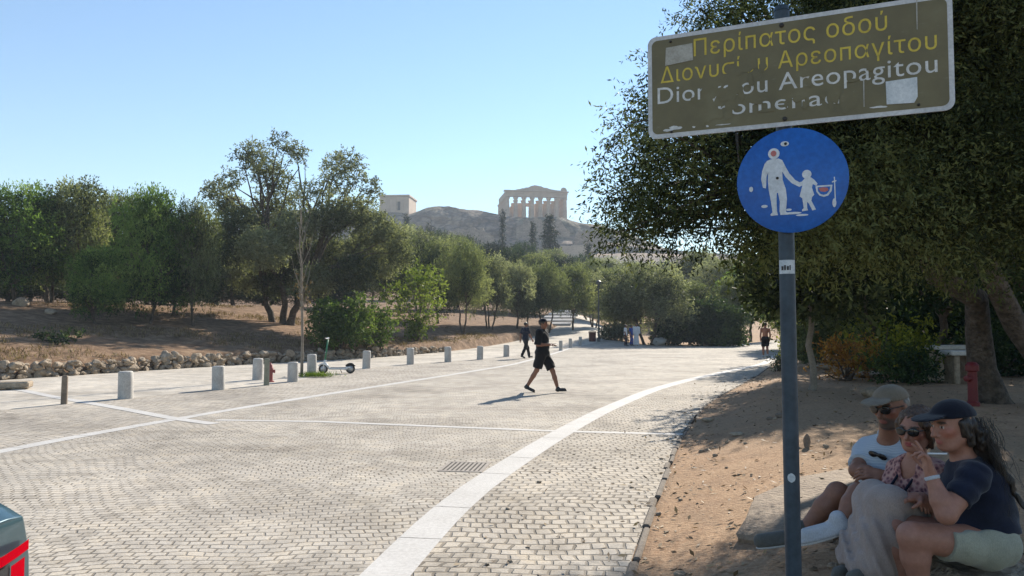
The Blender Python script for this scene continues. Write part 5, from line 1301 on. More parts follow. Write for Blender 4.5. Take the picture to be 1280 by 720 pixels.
def hand(S, w, d, nrm, curl=.5, sc=1.0, spread=.12, thumb=1, curls=None):
    """w wrist, d finger direction, nrm palm normal; thumb=+1/-1 chooses its side"""
    d = unit(V3(*d)); n = V3(*nrm); n = unit(n-d*(n @ d)); s = np.cross(d, n)*thumb
    pw = .038*sc
    S.cap(w, w+d*.03*sc, .024*sc, .026*sc, .015)
    for q in (-1, -.33, .33, 1): S.cap(w+d*.025*sc+s*q*pw*.5, w+d*.085*sc+s*q*pw*.8, .0145*sc, .0115*sc, .012)
    for i, (q, L) in enumerate([(1, .070), (.33, .079), (-.33, .073), (-1, .058)]):
        c = (curls[i] if curls else curl); p = w+d*.088*sc+s*q*pw*.82; a = 0.0; dd = unit(d+s*q*spread)
        for j, fr in enumerate((.44, .31, .25)):
            a += c*(.75, 1.0, .7)[j]; dv = dd*math.cos(a)+n*math.sin(a); p2 = p+dv*L*fr*sc; S.cap(p, p2, (.0092-.0009*j)*sc, (.0086-.0011*j)*sc, .004); p = p2
    p = w+d*.028*sc+s*pw*.75; p2 = p+(d*.55+s*.75+n*.25)*.04*sc; p3 = p2+(d*.85+s*.25+n*.45)*.03*sc; p4 = p3+(d*.9+n*.5-s*.1)*.022*sc
    S.cap(p, p2, .0150*sc, .0110*sc, .012); S.cap(p2, p3, .0105*sc, .0095*sc, .005); S.cap(p3, p4, .0095*sc, .0075*sc, .005)
def head(S, c, f, up, sc=1.0, nose=1.0):
    f, r, u = frame(f, up); fr = np.array([f, r, u])
    at = lambda a, b, d: c+(f*a+r*b+u*d)*sc
    S.ell(at(-.012, 0, .028), V3(.098, .077, .088)*sc, fr, .02)
    S.ell(at(.022, 0, -.035), V3(.070, .060, .080)*sc, fr, .03)
    S.cap(at(.05, -.02, -.098), at(.05, .02, -.098), .020*sc, None, .025)
    for q in (-1, 1):
        S.cap(at(-.01, q*.055, -.05), at(.035, q*.036, -.088), .018*sc, .016*sc, .03)          # jaw
        S.ell(at(.062, q*.040, -.018), V3(.020, .022, .018)*sc, fr, .02)                        # cheek
        S.ell(at(.094, q*.031, .006), V3(.018, .019, .012)*sc, fr, .012, 's')                    # eye socket
        S.ell(at(.073, q*.031, .005), V3(.0125, .0135, .0115)*sc, fr, .003)                      # eye
        S.cap(at(.084, q*.014, .024), at(.074, q*.048, .024), .0075*sc, .006*sc, .012)           # brow
        S.ell(at(-.012, q*.079, -.004), V3(.019, .009, .031)*sc, fr, .006)                       # ear
        S.ell(at(.088, q*.012, -.040), V3(.010, .009, .008)*sc, fr, .008)
    S.cap(at(.086, 0, .012), at(.088+.021*nose, 0, -.034), .0075*sc, .0115*sc, .010)             # nose
    S.ell(at(.079, 0, -.062), V3(.014, .024, .0055)*sc, fr, .006); S.ell(at(.077, 0, -.073), V3(.014, .021, .0065)*sc, fr, .006)
    S.ell(at(.094, 0, -.0675), V3(.010, .020, .0018)*sc, fr, .003, 's')
    return fr
def paint_fn(base, marks):
    def fn(V):
        C_ = np.tile(np.array(base, float), (len(V), 1))
        for c, rad, fr, col, soft in marks:
            P = (V-c) @ np.array(fr).T/np.array(rad); d = np.linalg.norm(P, axis=1); w = np.clip((1+soft-d)/max(soft, 1e-3), 0, 1)[:, None]
            C_ = C_*(1-w)+np.array(col)*w
        return C_
    return fn
def face_marks(c, fr, base, sc=1.0, lip=(.36, .13, .11), brow=(.05, .035, .025), beard=None):
    f, r, u = fr; at = lambda a, b, d: c+(f*a+r*b+u*d)*sc; b = np.array(base); mk = []
    if beard: mk += [(at(.055, 0, -.085), V3(.055, .05, .042)*sc, fr, beard, .4)]
    mk += [(at(.09, 0, -.0675), V3(.022, .024, .011)*sc, fr, lip, .25)]
    for q in (-1, 1):
        mk += [(at(.060, q*.045, -.022), V3(.03, .022, .018)*sc, fr, b*np.array([1.06, .86, .84]), .8), (at(.08, q*.031, .005), V3(.012, .012, .006)*sc, fr, (.50, .47, .44), .15), (at(.086, q*.031, .005), V3(.012, .0072, .0066)*sc, fr, (.03, .02, .015), .1), (at(.082, q*.032, .026), V3(.02, .021, .0055)*sc, fr, brow, .3)]
    return mk
def torso(S, J, bw=1.0, bd=1.0, infl=0.0, belly=1.0, bust=0.0, shoulders=True):
    r = unit(J['sR']-J['sL']); u = unit(J['neck']-J['pelvis']); f = unit(np.cross(u, r)); r = np.cross(f, u); fr = np.array([f, r, u])
    S.ell(J['chest'], V3(.108*bd+infl, .155*bw+infl, .175+infl), fr, .05)
    S.ell(J['belly']+f*.012*belly, V3(.105*bd*belly+infl, .140*bw+infl, .15+infl), fr, .06)
    S.ell(J['pelvis'], V3(.118*bd+infl, .165*bw+infl, .125+infl), fr, .05)
    if bust:
        for q in (-1, 1): S.ell(J['chest']+f*.085*bd+r*q*.075*bw-u*.01, V3(.058, .062, .060)*bust+infl, fr, .04)
    if shoulders:
        n = J['neck']-u*.035
        for k_ in ('sL', 'sR'): S.cap(n, J[k_], .058+infl*.7, .056+infl*.7, .04)
    return fr
def limbs_body(S, J, sc=1.0, thick=1.0):
    for s in 'LR':
        S.cap(J['s'+s], J['e'+s], .050*thick, .040*thick, .025); S.cap(J['e'+s], J['e'+s]*.65+J['w'+s]*.35, .040*thick, .041*thick, .02); S.cap(J['e'+s]*.65+J['w'+s]*.35, J['w'+s], .041*thick, .026, .02)
        S.cap(J['h'+s], J['k'+s], .086*thick, .058*thick, .03); S.cap(J['k'+s], J['k'+s]*.65+J['a'+s]*.35, .056*thick, .056*thick, .025); S.cap(J['k'+s]*.65+J['a'+s]*.35, J['a'+s], .056*thick, .036, .025)
        S.cap(J['a'+s]-V3(0, 0, .03), J['t'+s], .034, .026, .02)
def shoe(S, a, toe, up=(0, 0, 1), sc=1.0):
    d = unit(toe-a); u = V3(*up); u = unit(u-d*(u @ d)); side = np.cross(d, u); fr = np.array([d, side, u])
    S.cap(a+u*.03, a-d*.012-u*.02, .043*sc, .042*sc, .02); S.cap(a-u*.018, toe-u*.0, .043*sc, .034*sc, .03); S.ell((a+toe)/2-u*.028, V3(.155, .048, .022)*sc, fr, .02); return fr, u
def sleeve(S, a, b, fr_, r0, r1): S.cap(a, a*(1-fr_)+b*fr_, r0, r1, .035, True)
def cap_hat(name, c, f, up, mat, t, sc=1.0, h=.006, brim=.085, tall=.0):
    f, r, u = frame(f, up); fr = np.array([f, r, u]); S = Sdf(h); q = c+(u*.032-f*.010)*sc
    S.ell(q, V3(.112, .090, .088+tall)*sc, fr, .01); S.cut(q+u*.012*sc, -u); S.cap(q+u*.021*sc+f*.0*sc, q+u*.020*sc, .01, None, .001)
    S.ell(q+f*(.085+brim*.55)*sc+u*.022*sc, V3(.012+brim*.75, .080, .008)*sc, np.array([unit(f-u*.14), r, unit(u+f*.14)]), .012)
    return sdf_obj(name, S, mat, t)
def glasses(c, f, up, t, sc=1.0, dz=0.0, mat='lens'):
    f, r, u = frame(f, up); fr = np.array([f, r, u]); at = lambda a, b, d: c+(f*a+r*b+u*(d+dz))*sc
    S = Sdf(.0035)
    for q in (-1, 1):
        S.ell(at(.097, q*.033, .002), V3(.0055, .030, .024)*sc, np.array([unit(f+r*q*.25), unit(r-f*q*.25), u]), .003)
        S.cap(at(.092, q*.060, .010), at(-.01, q*.082, .010), .0035*sc, None, .003)
    S.cap(at(.101, -.010, .008), at(.101, .010, .008), .004*sc, None, .004)
    return sdf_obj('sunglasses', S, M[mat], t)
M['lens'], nt_, b_ = new_mat('dark_lens'); b_.inputs['Base Color'].default_value = (.012, .010, .009, 1); b_.inputs['Roughness'].default_value = .08
def hair_mat(name, c1, c2):
    m, nt, b = new_mat(name); v = coords(nt, (90, 90, 14)); n = noise(nt, v, 1.0, 4, .6)
    nt.links.new(ramp(nt, n, [(.3, c1), (.7, c2)]), b.inputs['Base Color']); b.inputs['Roughness'].default_value = .45; bump(nt, b, n, .9, .01); return m
M['hair_dark'] = hair_mat('dark_hair', (.010, .007, .005), (.045, .030, .020))
M['hair_brown'] = hair_mat('brown_hair', (.035, .018, .010), (.14, .075, .04))
M['hair_grey'] = hair_mat('greying_hair', (.06, .05, .04), (.22, .19, .16))
SK = {'tan': (.25, .122, .078), 'fair': (.35, .175, .122), 'brown': (.22, .11, .07)}
for k_ in SK: M['skin_'+k_] = skin_mat('skin_'+k_, SK[k_])
M['navy'] = cloth('navy_cotton', (.012, .015, .030)); M['navycap'] = cloth('navy_cap', (.008, .009, .016)); M['sage'] = cloth('pale_sage_cotton', (.32, .315, .24), .12)
M['skirt'] = cloth('beige_skirt', (.33, .262, .228), .1); M['tancap'] = cloth('tan_cap', (.17, .135, .095), .2); M['denim'] = cloth('blue_denim', (.045, .075, .15), .3)
M['sneaker'] = cloth('pale_sneaker', (.44, .45, .47), .1); M['sole'] = cloth('pale_sole', (.52, .50, .47), .08); M['greyshoe'] = cloth('grey_shoe', (.12, .115, .10), .2)
M['blacktee'] = cloth('black_cotton', (.010, .010, .012)); M['blackshort'] = cloth('black_shorts', (.014, .012, .013)); M['white_cloth'] = cloth('white_cotton', (.66, .66, .66), .08); M['bluecloth'] = cloth('royal_blue_cotton', (.02, .06, .28), .2)
def shirt_mat():
    m, nt, b = new_mat('pale_blue_checked_shirt'); v = coords(nt); br = node(nt, 'ShaderNodeTexWave', Scale=30.0, Distortion=2.5); br.bands_direction = 'DIAGONAL'; nt.links.new(v, br.inputs['Vector'])
    c = ramp(nt, br.outputs['Fac'], [(.2, (.34, .395, .455)), (.8, (.43, .48, .53))]); nt.links.new(c, b.inputs['Base Color']); b.inputs['Roughness'].default_value = .9; return m
M['bluewhite'] = shirt_mat()
def blouse_mat():
    m, nt, b = new_mat('patterned_rose_blouse'); v = coords(nt); vo = node(nt, 'ShaderNodeTexVoronoi', Scale=42.0); nt.links.new(v, vo.inputs['Vector'])
    c = ramp(nt, vo.outputs['Distance'], [(.25, (.10, .04, .05)), (.45, (.30, .13, .12)), (.65, (.42, .24, .20))]); nt.links.new(c, b.inputs['Base Color']); b.inputs['Roughness'].default_value = .85; return m
M['blouse'] = blouse_mat()
def JP(px, py, Y): return np.array(AT(px, py, Y))

def strands(name, roots, flow, n, length, mat, t, seed, r=.0014, curl=.012):
    """loose single hairs: roots(rg) -> point, flow(p, s) -> direction"""
    rg = np.random.RandomState(seed); mb = MB(); L0 = np.array(t.location)
    for i in range(n):
        p = roots(rg); pts = [p-L0]; k = 9; ph = rg.rand()*6.28; fr_ = 5+4*rg.rand(); L = length*(.6+.6*rg.rand()); a = unit(rg.randn(3))
        for j in range(k):
            p = p+unit(flow(p, j/k)+rg.randn(3)*.16)*L/k; pts.append(p+a*curl*math.sin(ph+fr_*j/k*2)-L0)
        mb.tube(pts, [r*(1-.75*j/k) for j in range(k+1)], 3, False)
    return mb.build(name, mat, t, smooth=True)
def woman_cap():
    J = dict(head=JP(1190, 532, 3.80), neck=JP(1206, 577, 3.82), chest=JP(1221, 612, 3.84), belly=JP(1226, 648, 3.84), pelvis=JP(1226, 674, 3.84),
             sL=JP(1217, 597, 3.65), sR=JP(1205, 594, 4.01), eL=JP(1183, 643, 3.58), wL=JP(1164, 594, 3.64), eR=JP(1188, 645, 3.97), wR=JP(1152, 622, 3.93),
             hL=JP(1232, 682, 3.75), kL=JP(1140, 670, 3.68), aL=JP(1152, 745, 3.72), tL=JP(1120, 760, 3.66), hR=JP(1228, 680, 3.93), kR=JP(1118, 657, 3.93), aR=JP(1124, 735, 3.96), tR=JP(1094, 750, 3.92))
    t = thing('person', 'woman in a navy cap and navy T-shirt sitting with a raised hand holding a cigarette', 'person', (J['pelvis'][0], J['pelvis'][1], hzf(J['pelvis'][0], J['pelvis'][1])))
    f, up = (-1, -.18, -.10), (-.10, 0, 1)
    S = Sdf(.006); fr = head(S, J['head'], f, up, 1.02); S.cap(J['neck']-V3(0, 0, .02), J['head']+V3(.02, 0, -.05), .058, .050, .03)
    torso(S, J, 1.08, 1.25, -.004, 1.15); limbs_body(S, J, 1, 1.12)
    hand(S, J['wL'], (-.25, .10, 1), (-1, .1, -.1), .3, 1.0, .22, -1, [.25, .12, .85, 1.0]); hand(S, J['wR'], (-1, -.15, .05), (-.1, .05, -1), .55, 1.0, .05, 1)
    sdf_obj('body', S, M['skin_fair'], t, paint_fn(SK['fair'], face_marks(J['head'], fr, SK['fair'], 1.02)))
    S = Sdf(.007); fr2 = torso(S, J, 1.10, 1.30, .012, 1.2, 1.0)
    for s in 'LR': sleeve(S, J['s'+s], J['e'+s], .62, .072, .066)
    S.cut(J['pelvis']+V3(0, 0, .06), (-.0, 0, -1)); S.ell(J['neck']+V3(-.02, 0, .06), (.075, .075, .07), None, .01, 's')
    S.fold((.6, .2, 1), 60, .0035, 0, (14, 9, 0)); S.fold((-.7, .3, .6), 38, .003, 1, (0, 12, 9)); sdf_obj('t_shirt', S, M['navy'], t)
    S = Sdf(.007); S.ell(J['pelvis']+V3(.0, 0, .0), (.165, .20, .135), None, .05)
    for s in 'LR': S.cap(J['h'+s]+V3(.02, 0, .0), J['h'+s]*.42+J['k'+s]*.58, .108, .092, .03, True)
    S.cut(J['pelvis']+V3(0, 0, .085), (0, 0, 1)); S.fold((1, .3, .4), 55, .004, .5, (0, 10, 20)); sdf_obj('shorts', S, M['sage'], t)
    cap_hat('cap', J['head'], f, up, M['navycap'], t, 1.04, .006, .085, .006)
    S = Sdf(.006); f_, r_, u_ = fr; hd = J['head']
    S.ell(hd-f_*.030+u_*.0, (.085, .088, .09), fr, .02); S.cut(hd+f_*.006, f_)
    for q in (-1, 1): S.cap(hd-f_*.0+r_*q*.078+u_*.02, hd-f_*.03+r_*q*.08-u_*.08, .020, .018, .02)
    rg = np.random.RandomState(3)
    for i in range(44):
        a = hd-f_*(.07+.03*rg.rand())+r_*rg.randn()*.045-u_*(.0+.05*rg.rand()); p = a
        for j in range(6):
            q = p+V3(.020+.026*rg.rand()-.005*j, rg.randn()*.024, -.048-.018*rg.rand()); S.cap(p, q, .022-.0019*j, .020-.0019*j, .008); p = q
    S.fold((40, 30, 8), 3.2, .004, 0, (30, 0, 60)); S.fold((-30, 42, 10), 3.0, .003, 1, (0, 30, 50)); sdf_obj('hair', S, M['hair_dark'], t)
    strands('loose_hair', lambda q: hd-f_*(.06+.06*q.rand())+r_*q.randn()*.055+u_*(-.06+.10*q.rand())+V3(.012, 0, 0), lambda p, s: V3(.32-.22*s, 0, -.9), 520, .40, M['hair_dark'], t, 5, .0016, .016)
    S = Sdf(.005); w = J['wL']; d = unit(J['wL']-J['eL']); S.cap(w-d*.018, w-d*.004, .034, .034, .002); S.cut(w-d*.004, d); S.cut(w-d*.022, -d); sdf_obj('bracelet', S, M['sneaker'], t)
    a = J['wL']+V3(-.045, -.02, .135)+V3(.02, 0, -.03); MB().tube([a-np.array(t.location), a+V3(.075, -.03, .004)-np.array(t.location)], .0042, 8).build('cigarette', M['white_cloth'], t)
    for s in 'LR':
        S = Sdf(.008); shoe(S, J['a'+s], J['t'+s]); sdf_obj('shoe', S, M['sneaker'], t)
def woman_skirt():
    J = dict(head=JP(1144, 537, 4.12), neck=JP(1148, 577, 4.17), chest=JP(1150, 606, 4.20), belly=JP(1156, 640, 4.24), pelvis=JP(1165, 664, 4.26),
             sL=JP(1170, 591, 4.06), sR=JP(1124, 589, 4.31), eL=JP(1178, 636, 3.98), wL=JP(1146, 622, 3.92), eR=JP(1108, 624, 4.22), wR=JP(1128, 621, 4.03),
             hL=JP(1172, 668, 4.17), kL=JP(1112, 630, 3.97), aL=JP(1092, 712, 3.98), tL=JP(1066, 722, 3.92), hR=JP(1155, 666, 4.34), kR=JP(1092, 622, 4.17), aR=JP(1074, 706, 4.16), tR=JP(1048, 716, 4.10))
    t = thing('person', 'woman in sunglasses, rose patterned blouse and long beige skirt sitting in the middle', 'person', (J['pelvis'][0], J['pelvis'][1], hzf(J['pelvis'][0], J['pelvis'][1])))
    f, up = (-.80, -.62, -.06), (0, 0, 1)
    S = Sdf(.006); fr = head(S, J['head'], f, up, .97); S.cap(J['neck']-V3(0, 0, .02), J['head']+V3(.015, .02, -.05), .050, .045, .03)
    torso(S, J, .95, .95, -.004); limbs_body(S, J, 1, .92); hand(S, J['wL'], (-1, -.1, .0), (-.1, .2, -1), .6, .95, .05, -1); hand(S, J['wR'], (.55, -.8, -.1), (0, -.1, -1), .5, .95, .05, 1)
    sdf_obj('body', S, M['skin_fair'], t, paint_fn(SK['fair'], face_marks(J['head'], fr, SK['fair'], .97, (.34, .09, .09))))
    S = Sdf(.007); fr2 = torso(S, J, .97, .98, .010, 1, .9)
    for s in 'LR': sleeve(S, J['s'+s], J['e'+s], .66, .064, .060)
    S.cut(J['pelvis']+V3(0, 0, .05), (0, 0, -1)); S.ell(J['neck']+fr2[0]*.055-fr2[2]*.02, (.055, .055, .12), fr2, .01, 's'); S.fold((.5, .5, 1), 55, .003, 0, (12, 12, 0)); sdf_obj('blouse', S, M['blouse'], t)
    S = Sdf(.007); S.ell(J['pelvis'], (.15, .18, .13), None, .05)
    for s in 'LR':
        S.cap(J['h'+s], J['k'+s], .108, .088, .05); S.cap(J['k'+s], J['a'+s]+V3(.0, 0, .03), .086, .115, .06)
    m_ = (J['kL']+J['kR'])/2; a_ = (J['aL']+J['aR'])/2; S.cap(m_, a_+V3(.03, 0, .03), .085, .13, .06); S.cap(J['pelvis']*.4+m_*.6-V3(0, 0, .06), a_+V3(.10, -.02, .05), .06, .10, .06)
    S.cut(a_+V3(0, 0, -.0), (0, 0, -1))
    zk = J['kL'][2]+.05; S.fold((1, -.5, .42), 74, .009, .4, (6, 0, 4), zk, .16); S.fold((1, -.4, .30), 37, .009, 1.1, (3, 0, 5), zk, .2); S.fold((.7, .9, .3), 90, .003, 1.4, (0, 9, 6), zk, .2); S.fold((.3, .5, 1), 30, .004, 0, (6, 4, 0)); sdf_obj('skirt', S, M['skirt'], t)
    f_, r_, u_ = fr; hd = J['head']; S = Sdf(.006)
    S.ell(hd-f_*.022+u_*.040, (.104, .088, .082), fr, .02); S.ell(hd-f_*.045-u_*.02, (.07, .08, .10), fr, .03); S.ell(hd-f_*.06+u_*.085, (.05, .055, .042), fr, .02)
    S.ell(hd+f_*.095-u_*.035, (.075, .066, .112), fr, .015, 's')
    for q in (-1, 1): S.cap(hd+f_*.03+r_*q*.075+u_*.03, hd-f_*.02+r_*q*.078-u_*.09, .018, .010, .015)
    S.fold((60, 30, 12), 3, .003, 0, (30, 20, 50)); S.fold((-20, 50, 20), 3.4, .0025, 1, (0, 40, 30)); sdf_obj('hair', S, M['hair_brown'], t)
    def rt(q):
        d = unit(q.randn(3)+u_*.4-f_*.5); return hd-f_*.022+u_*.035+(f_*(d @ f_)*.107+r_*(d @ r_)*.091+u_*(d @ u_)*.085)
    strands('loose_hair', rt, lambda p, s: unit(-f_*.8-u_*.35)+.3*unit(p-hd), 260, .12, M['hair_brown'], t, 6, .0012, .008)
    glasses(J['head'], f, up, t, .99)
    mb = MB()
    for q in (-1, 1):
        p = [J['neck']+fr2[1]*q*.05+fr2[0]*.03, J['chest']+fr2[1]*q*.045+fr2[0]*.145+fr2[2]*.05, J['chest']+fr2[1]*q*.02+fr2[0]*.155-fr2[2]*.06]; mb.tube([v-np.array(t.location) for v in p], .008, 6)
    mb.build('blouse_trim', M['navy'], t, smooth=True)
    for s in 'LR':
        S = Sdf(.008); shoe(S, J['a'+s], J['t'+s]); sdf_obj('shoe', S, M['greyshoe'], t)
def man_tan():
    J = dict(head=JP(1113, 508, 4.50), neck=JP(1112, 550, 4.60), chest=JP(1108, 583, 4.66), belly=JP(1111, 620, 4.70), pelvis=JP(1114, 646, 4.74),
             sL=JP(1136, 566, 4.52), sR=JP(1084, 563, 4.76), eL=JP(1140, 606, 4.40), wL=JP(1106, 594, 4.34), eR=JP(1071, 588, 4.60), wR=JP(1108, 598, 4.40),
             hL=JP(1122, 650, 4.66), kL=JP(1074, 618, 4.36), aL=JP(1050, 655, 4.30), tL=JP(1008, 668, 4.34), hR=JP(1104, 650, 4.82), kR=JP(1047, 616, 4.60), aR=JP(1002, 666, 4.66), tR=JP(950, 675, 4.62))
    t = thing('person', 'man in a tan cap, sunglasses and pale blue shirt sitting with legs stretched out', 'person', (J['pelvis'][0], J['pelvis'][1], hzf(J['pelvis'][0], J['pelvis'][1])))
    f, up = (-.86, -.50, -.16), (-.16, -.08, 1)
    S = Sdf(.006); fr = head(S, J['head'], f, up, 1.06, 1.1); S.cap(J['neck']-V3(0, 0, .02), J['head']+V3(.01, .03, -.05), .062, .056, .03)
    torso(S, J, 1.12, 1.15, -.004, 1.1); limbs_body(S, J, 1, 1.08); hand(S, J['wR'], (.6, -.75, .1), (-.5, -.3, -1), .5, 1.08, .06, -1); hand(S, J['wL'], (-.9, .3, .1), (.2, .6, -.8), .5, 1.08, .06, 1)
    sdf_obj('body', S, M['skin_tan'], t, paint_fn(SK['tan'], face_marks(J['head'], fr, SK['tan'], 1.06, (.25, .09, .07), beard=(.10, .07, .055))))
    S = Sdf(.007); fr2 = torso(S, J, 1.14, 1.18, .013, 1.12)
    for s in 'LR': sleeve(S, J['s'+s], J['e'+s], .70, .074, .070)
    S.cap(J['neck']-fr2[2]*.01, J['neck']+fr2[2]*.025, .068, .066, .012)
    S.cut(J['pelvis']+V3(0, 0, -.02), (0, 0, -1)); S.ell(J['neck']+fr2[0]*.05+fr2[2]*.055, (.05, .06, .07), fr2, .008, 's'); S.ell(J['neck']+fr2[2]*.07, (.06, .062, .06), fr2, .005, 's'); S.fold((.6, .4, 1), 50, .0035, 0, (12, 8, 4)); sdf_obj('shirt', S, M['bluewhite'], t)
    S = Sdf(.008); S.ell(J['pelvis'], (.15, .185, .125), None, .05)
    for s in 'LR': S.cap(J['h'+s], J['h'+s]*.06+J['k'+s]*.94, .104, .080, .03, True)
    S.cut(J['pelvis']+V3(0, 0, .08), (0, 0, 1)); S.fold((1, .3, .4), 50, .004, .5, (0, 10, 20)); sdf_obj('shorts', S, M['denim'], t)
    cap_hat('cap', J['head'], f, up, M['tancap'], t, 1.06, .006, .085, .0); glasses(J['head'], f, up, t, 1.08)
    f_, r_, u_ = fr; hd = J['head']; S = Sdf(.006); S.ell(hd-f_*.028+u_*.012, (.092, .090, .078), fr, .02); S.cut(hd-f_*.004, f_); S.fold((40, 40, 30), 3, .002); sdf_obj('hair', S, M['hair_grey'], t)
    S = Sdf(.004); q = J['neck']+fr2[0]*.125-fr2[2]*.055
    for s in (-1, 1): S.ell(q+fr2[1]*s*.032, (.006, .028, .020), fr2, .004)
    S.cap(q-fr2[1]*.012+fr2[2]*.006, q+fr2[1]*.012+fr2[2]*.006, .004); sdf_obj('hanging_glasses', S, M['lens'], t)
    for s, mt in (('L', 'sneaker'), ('R', 'greyshoe')):
        S = Sdf(.007); d = unit(J['t'+s]-J['a'+s]); fr3, u3 = shoe(S, J['a'+s], J['t'+s], (-.35, 0, 1), 1.08); o = sdf_obj('shoe', S, M[mt], t)
        S = Sdf(.007); S.ell((J['a'+s]*.45+J['t'+s]*.55)-u3*.044-fr3[0]*.01, (.165, .050, .014), fr3, .01); sdf_obj('sole', S, M['sole'], o, None, t.location)
woman_cap(); woman_skirt(); man_tan()
def seat_stone(label, px, py, Y, size, ztop, seed, mat='stone'):
    p = AT(px, py, Y); g = hzf(p.x, p.y); mb = MB(); rg = np.random.RandomState(seed); mb.box((0, 0, (ztop-g-.1)/2), (size[0], size[1], ztop-g+.1), bev=.05, taper=.93)
    o = mb.build('stone_block', M[mat]); b = o.modifiers.new('sub', 'SUBSURF'); b.subdivision_type = 'SIMPLE'; b.levels = 4; b.render_levels = 4
    tx = bpy.data.textures.new('rough', 'CLOUDS'); tx.noise_scale = .12; d = o.modifiers.new('rough', 'DISPLACE'); d.texture = tx; d.strength = .05; d.mid_level = .5
    o.location = (p.x, p.y, g); o.rotation_euler.z = rg.rand()*.5; tag(o, label, 'stone')
seat_stone('pale rough stone block under the woman in the navy cap', 1236, 700, 3.86, (.52, .62, 0), .385, 5)
seat_stone('stone block under the woman in the beige skirt', 1168, 690, 4.30, (.42, .40, 0), .40, 6)
seat_stone('stone block under the man in the tan cap', 1118, 670, 4.80, (.46, .48, 0), .43, 7)

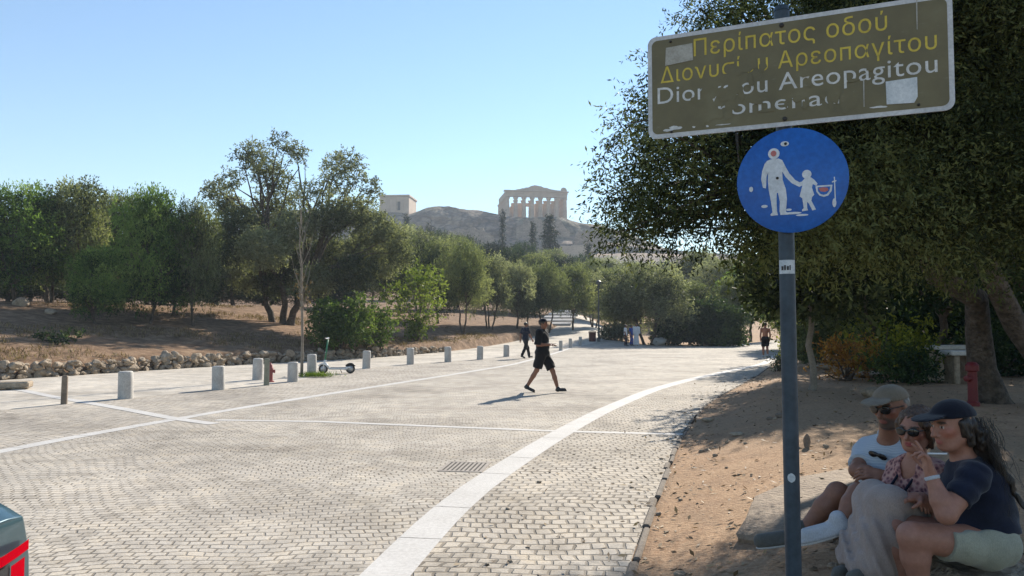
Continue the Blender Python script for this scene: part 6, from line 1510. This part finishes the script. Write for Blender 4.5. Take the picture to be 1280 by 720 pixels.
# --- standing and walking figures
def walker(label, base, face, H, gait, mats, skin, px_h=.010, arms='swing', hat=None, long_legs=False, robe=None, shirtless=False, hair='hair_dark', bag=False, bulk=1.0, slv=.8):
    """gait: stride half-length in metres (0 = standing)"""
    f = unit(V3(*face)); u = V3(0, 0, 1); r = np.cross(f, u); s = H/1.75; b = V3(base.x, base.y, base.z)
    at = lambda a, c, d: b+(f*a+r*c+u*d)*s
    J = dict(head=at(.03, 0, 1.625), neck=at(.0, 0, 1.47), chest=at(0, 0, 1.30), belly=at(.0, 0, 1.10), pelvis=at(0, 0, .95))
    for sd_, q, g in (('L', -1, 1), ('R', 1, -1)):
        st = gait*g/s
        J['s'+sd_] = at(-.01, q*.185, 1.42); J['h'+sd_] = at(0, q*.09, .92)
        ang = st*.85
        J['a'+sd_] = at(st, q*.085, .085+(.05 if st < -.1 else 0)); J['t'+sd_] = J['a'+sd_]+(f*.17+u*(-.055+(.05 if st > .15 else (-.03 if st < -.1 else 0))))*s
        J['k'+sd_] = (J['h'+sd_]+J['a'+sd_])/2+f*(.05 if st > 0 else .07)*s*(1 if gait else .3)
        if arms == 'front':
            J['e'+sd_] = at(-.04, q*.23, 1.13); J['w'+sd_] = at(.20, q*.10, 1.13)
        elif arms == 'up':
            J['e'+sd_] = at(.14, q*.26, 1.42); J['w'+sd_] = at(.10, q*.12, 1.66)
        else:
            J['e'+sd_] = at(-.03-.15*g*min(1, gait*2), q*.235, 1.13); J['w'+sd_] = at(.04-.30*g*min(1, gait*2), q*.235, .90)
    t = thing('person', label, 'person', tuple(b))
    hh = px_h; S = Sdf(hh); fr = head(S, J['head'], f, u, s); S.cap(J['neck']-u*.03, J['head']-u*.05, .058*s, .05*s, .03)
    torso(S, J, s, s, -.004); limbs_body(S, J, s)
    for sd_, q in (('L', -1), ('R', 1)): hand(S, J['w'+sd_], J['w'+sd_]-J['e'+sd_], f*.2-r*q if arms != 'front' else -u, .45, 1.05*s, .04, q if arms != 'front' else -q)
    sdf_obj('body', S, M['skin_'+skin], t, paint_fn(SK[skin], face_marks(J['head'], fr, SK[skin], s)))
    if not shirtless and not robe:
        S = Sdf(hh); torso(S, J, s*1.05*bulk, s*1.1*bulk, .018)
        for sd_ in 'LR': sleeve(S, J['s'+sd_], J['e'+sd_], slv, .075*bulk, .068*bulk)
        S.cut(J['pelvis']-u*.12, -u); S.ell(J['neck']+u*.06, (.07, .07, .06), None, .01, 's'); S.fold((.6, .3, 1), 40, .004, 0, (9, 7, 3)); sdf_obj('t_shirt', S, M[mats[0]], t)
    if robe:
        S = Sdf(hh); torso(S, J, s*1.08, s*1.15, .03)
        for sd_ in 'LR': sleeve(S, J['s'+sd_], J['w'+sd_]*.9+J['e'+sd_]*.1, .95, .08, .075)
        S.cap(J['pelvis'], b+u*.30, .17*s, .22*s, .08); S.cap(b+u*.32, b+u*.06, .22*s, .25*s, .05, True); S.cut(b+u*.05, -u); S.fold(tuple(r*1.0), 40, .01, 0, tuple(f*9)); sdf_obj('robe', S, M[robe], t)
    else:
        S = Sdf(hh); S.ell(J['pelvis'], V3(.135*bulk, .185*bulk, .14)*s, np.array([f, r, u]), .05)
        for sd_ in 'LR':
            if long_legs:
                S.cap(J['h'+sd_], J['k'+sd_], .104*s, .080*s, .03); S.cap(J['k'+sd_], J['a'+sd_]+u*.02, .080*s, .066*s, .03, True)
            else: S.cap(J['h'+sd_], J['h'+sd_]*.12+J['k'+sd_]*.88, .108*s*bulk, .094*s*bulk, .03, True)
        S.cut(J['pelvis']+u*.11, u); S.fold((.5, .5, .8), 40, .005, .4, (8, 6, 5)); sdf_obj('trousers' if long_legs else 'shorts', S, M[mats[1]], t)
    for sd_ in 'LR':
        S = Sdf(hh); shoe(S, J['a'+sd_], J['t'+sd_], (0, 0, 1), s); sdf_obj('shoe', S, M[mats[2]], t)
    if hat: cap_hat('cap', J['head'], f, u, M[hat], t, s*1.06, hh)
    S = Sdf(hh); hd = J['head']; S.ell(hd-f*.022+u*.032, V3(.100, .088, .088)*s, fr, .02); S.ell(hd+f*.10-u*.04, V3(.08, .08, .105)*s, fr, .01, 's'); sdf_obj('hair', S, M[hair], t)
    if bag:
        S = Sdf(hh); c = J['chest']-f*.16-u*.06; S.ell(c, (.085, .13, .19), np.array([f, r, u]), .03); S.ell(c-f*.05-u*.06, (.05, .10, .10), np.array([f, r, u]), .03); sdf_obj('rucksack', S, M['black'], t)
    if arms == 'front':
        c = (J['wL']+J['wR'])/2+f*.13+u*.02-b; MB().box(tuple(c), (.08, .155, .012), rz=math.atan2(f[1], f[0]), bev=.004).build('phone', M['black'], t)
    return t
def base_at(px, py): return Vector((*G(px, py).xy, 0))
b_ = base_at(678, 490.5); walker('man in black T-shirt, long black shorts and black cap striding across the paved road', b_, (.93, -.36, 0), AT(676, 398, b_.y).z*1.0, .36, ('blacktee', 'blackshort', 'black'), 'tan', .010, 'front', 'navycap', bulk=1.2, slv=1.0)
b_ = base_at(657, 448); walker('walker in dark shirt and long dark trousers behind the man in black shorts', b_, (.75, .6, 0), AT(657, 402.5, b_.y).z, .30, ('navy', 'blacktee', 'black'), 'tan', .012, 'swing', None, True)
b_ = base_at(957, 447); walker('bare chested walker in black shorts on the right side of the road', b_, (.15, 1, 0), AT(957, 403, b_.y).z, .10, ('blacktee', 'blackshort', 'sneaker'), 'fair', .012, 'swing', None, shirtless=True)
for px, py, pt, fc, mt, rb, lb in [(795.5, 432, 404.5, (-.2, -1, 0), ('white_cloth', 'white_cloth', 'greyshoe'), 'white_cloth', 'figure in a long white robe standing under the round olive tree'),
                                   (789, 432, 406.5, (.8, -.5, 0), ('bluecloth', 'bluecloth', 'black'), None, 'figure dressed in blue between the white robed one and the dark trousers'),
                                   (782, 432.3, 406, (.9, -.3, 0), ('white_cloth', 'navy', 'black'), None, 'figure in white shirt and dark trousers, leftmost of the group by the olive')]:
    p = on_ground(px, py); walker(lb, p, fc, AT(px, pt, p.y).z-p.z, .04, mt, 'brown', .014, 'swing', None, True, rb)
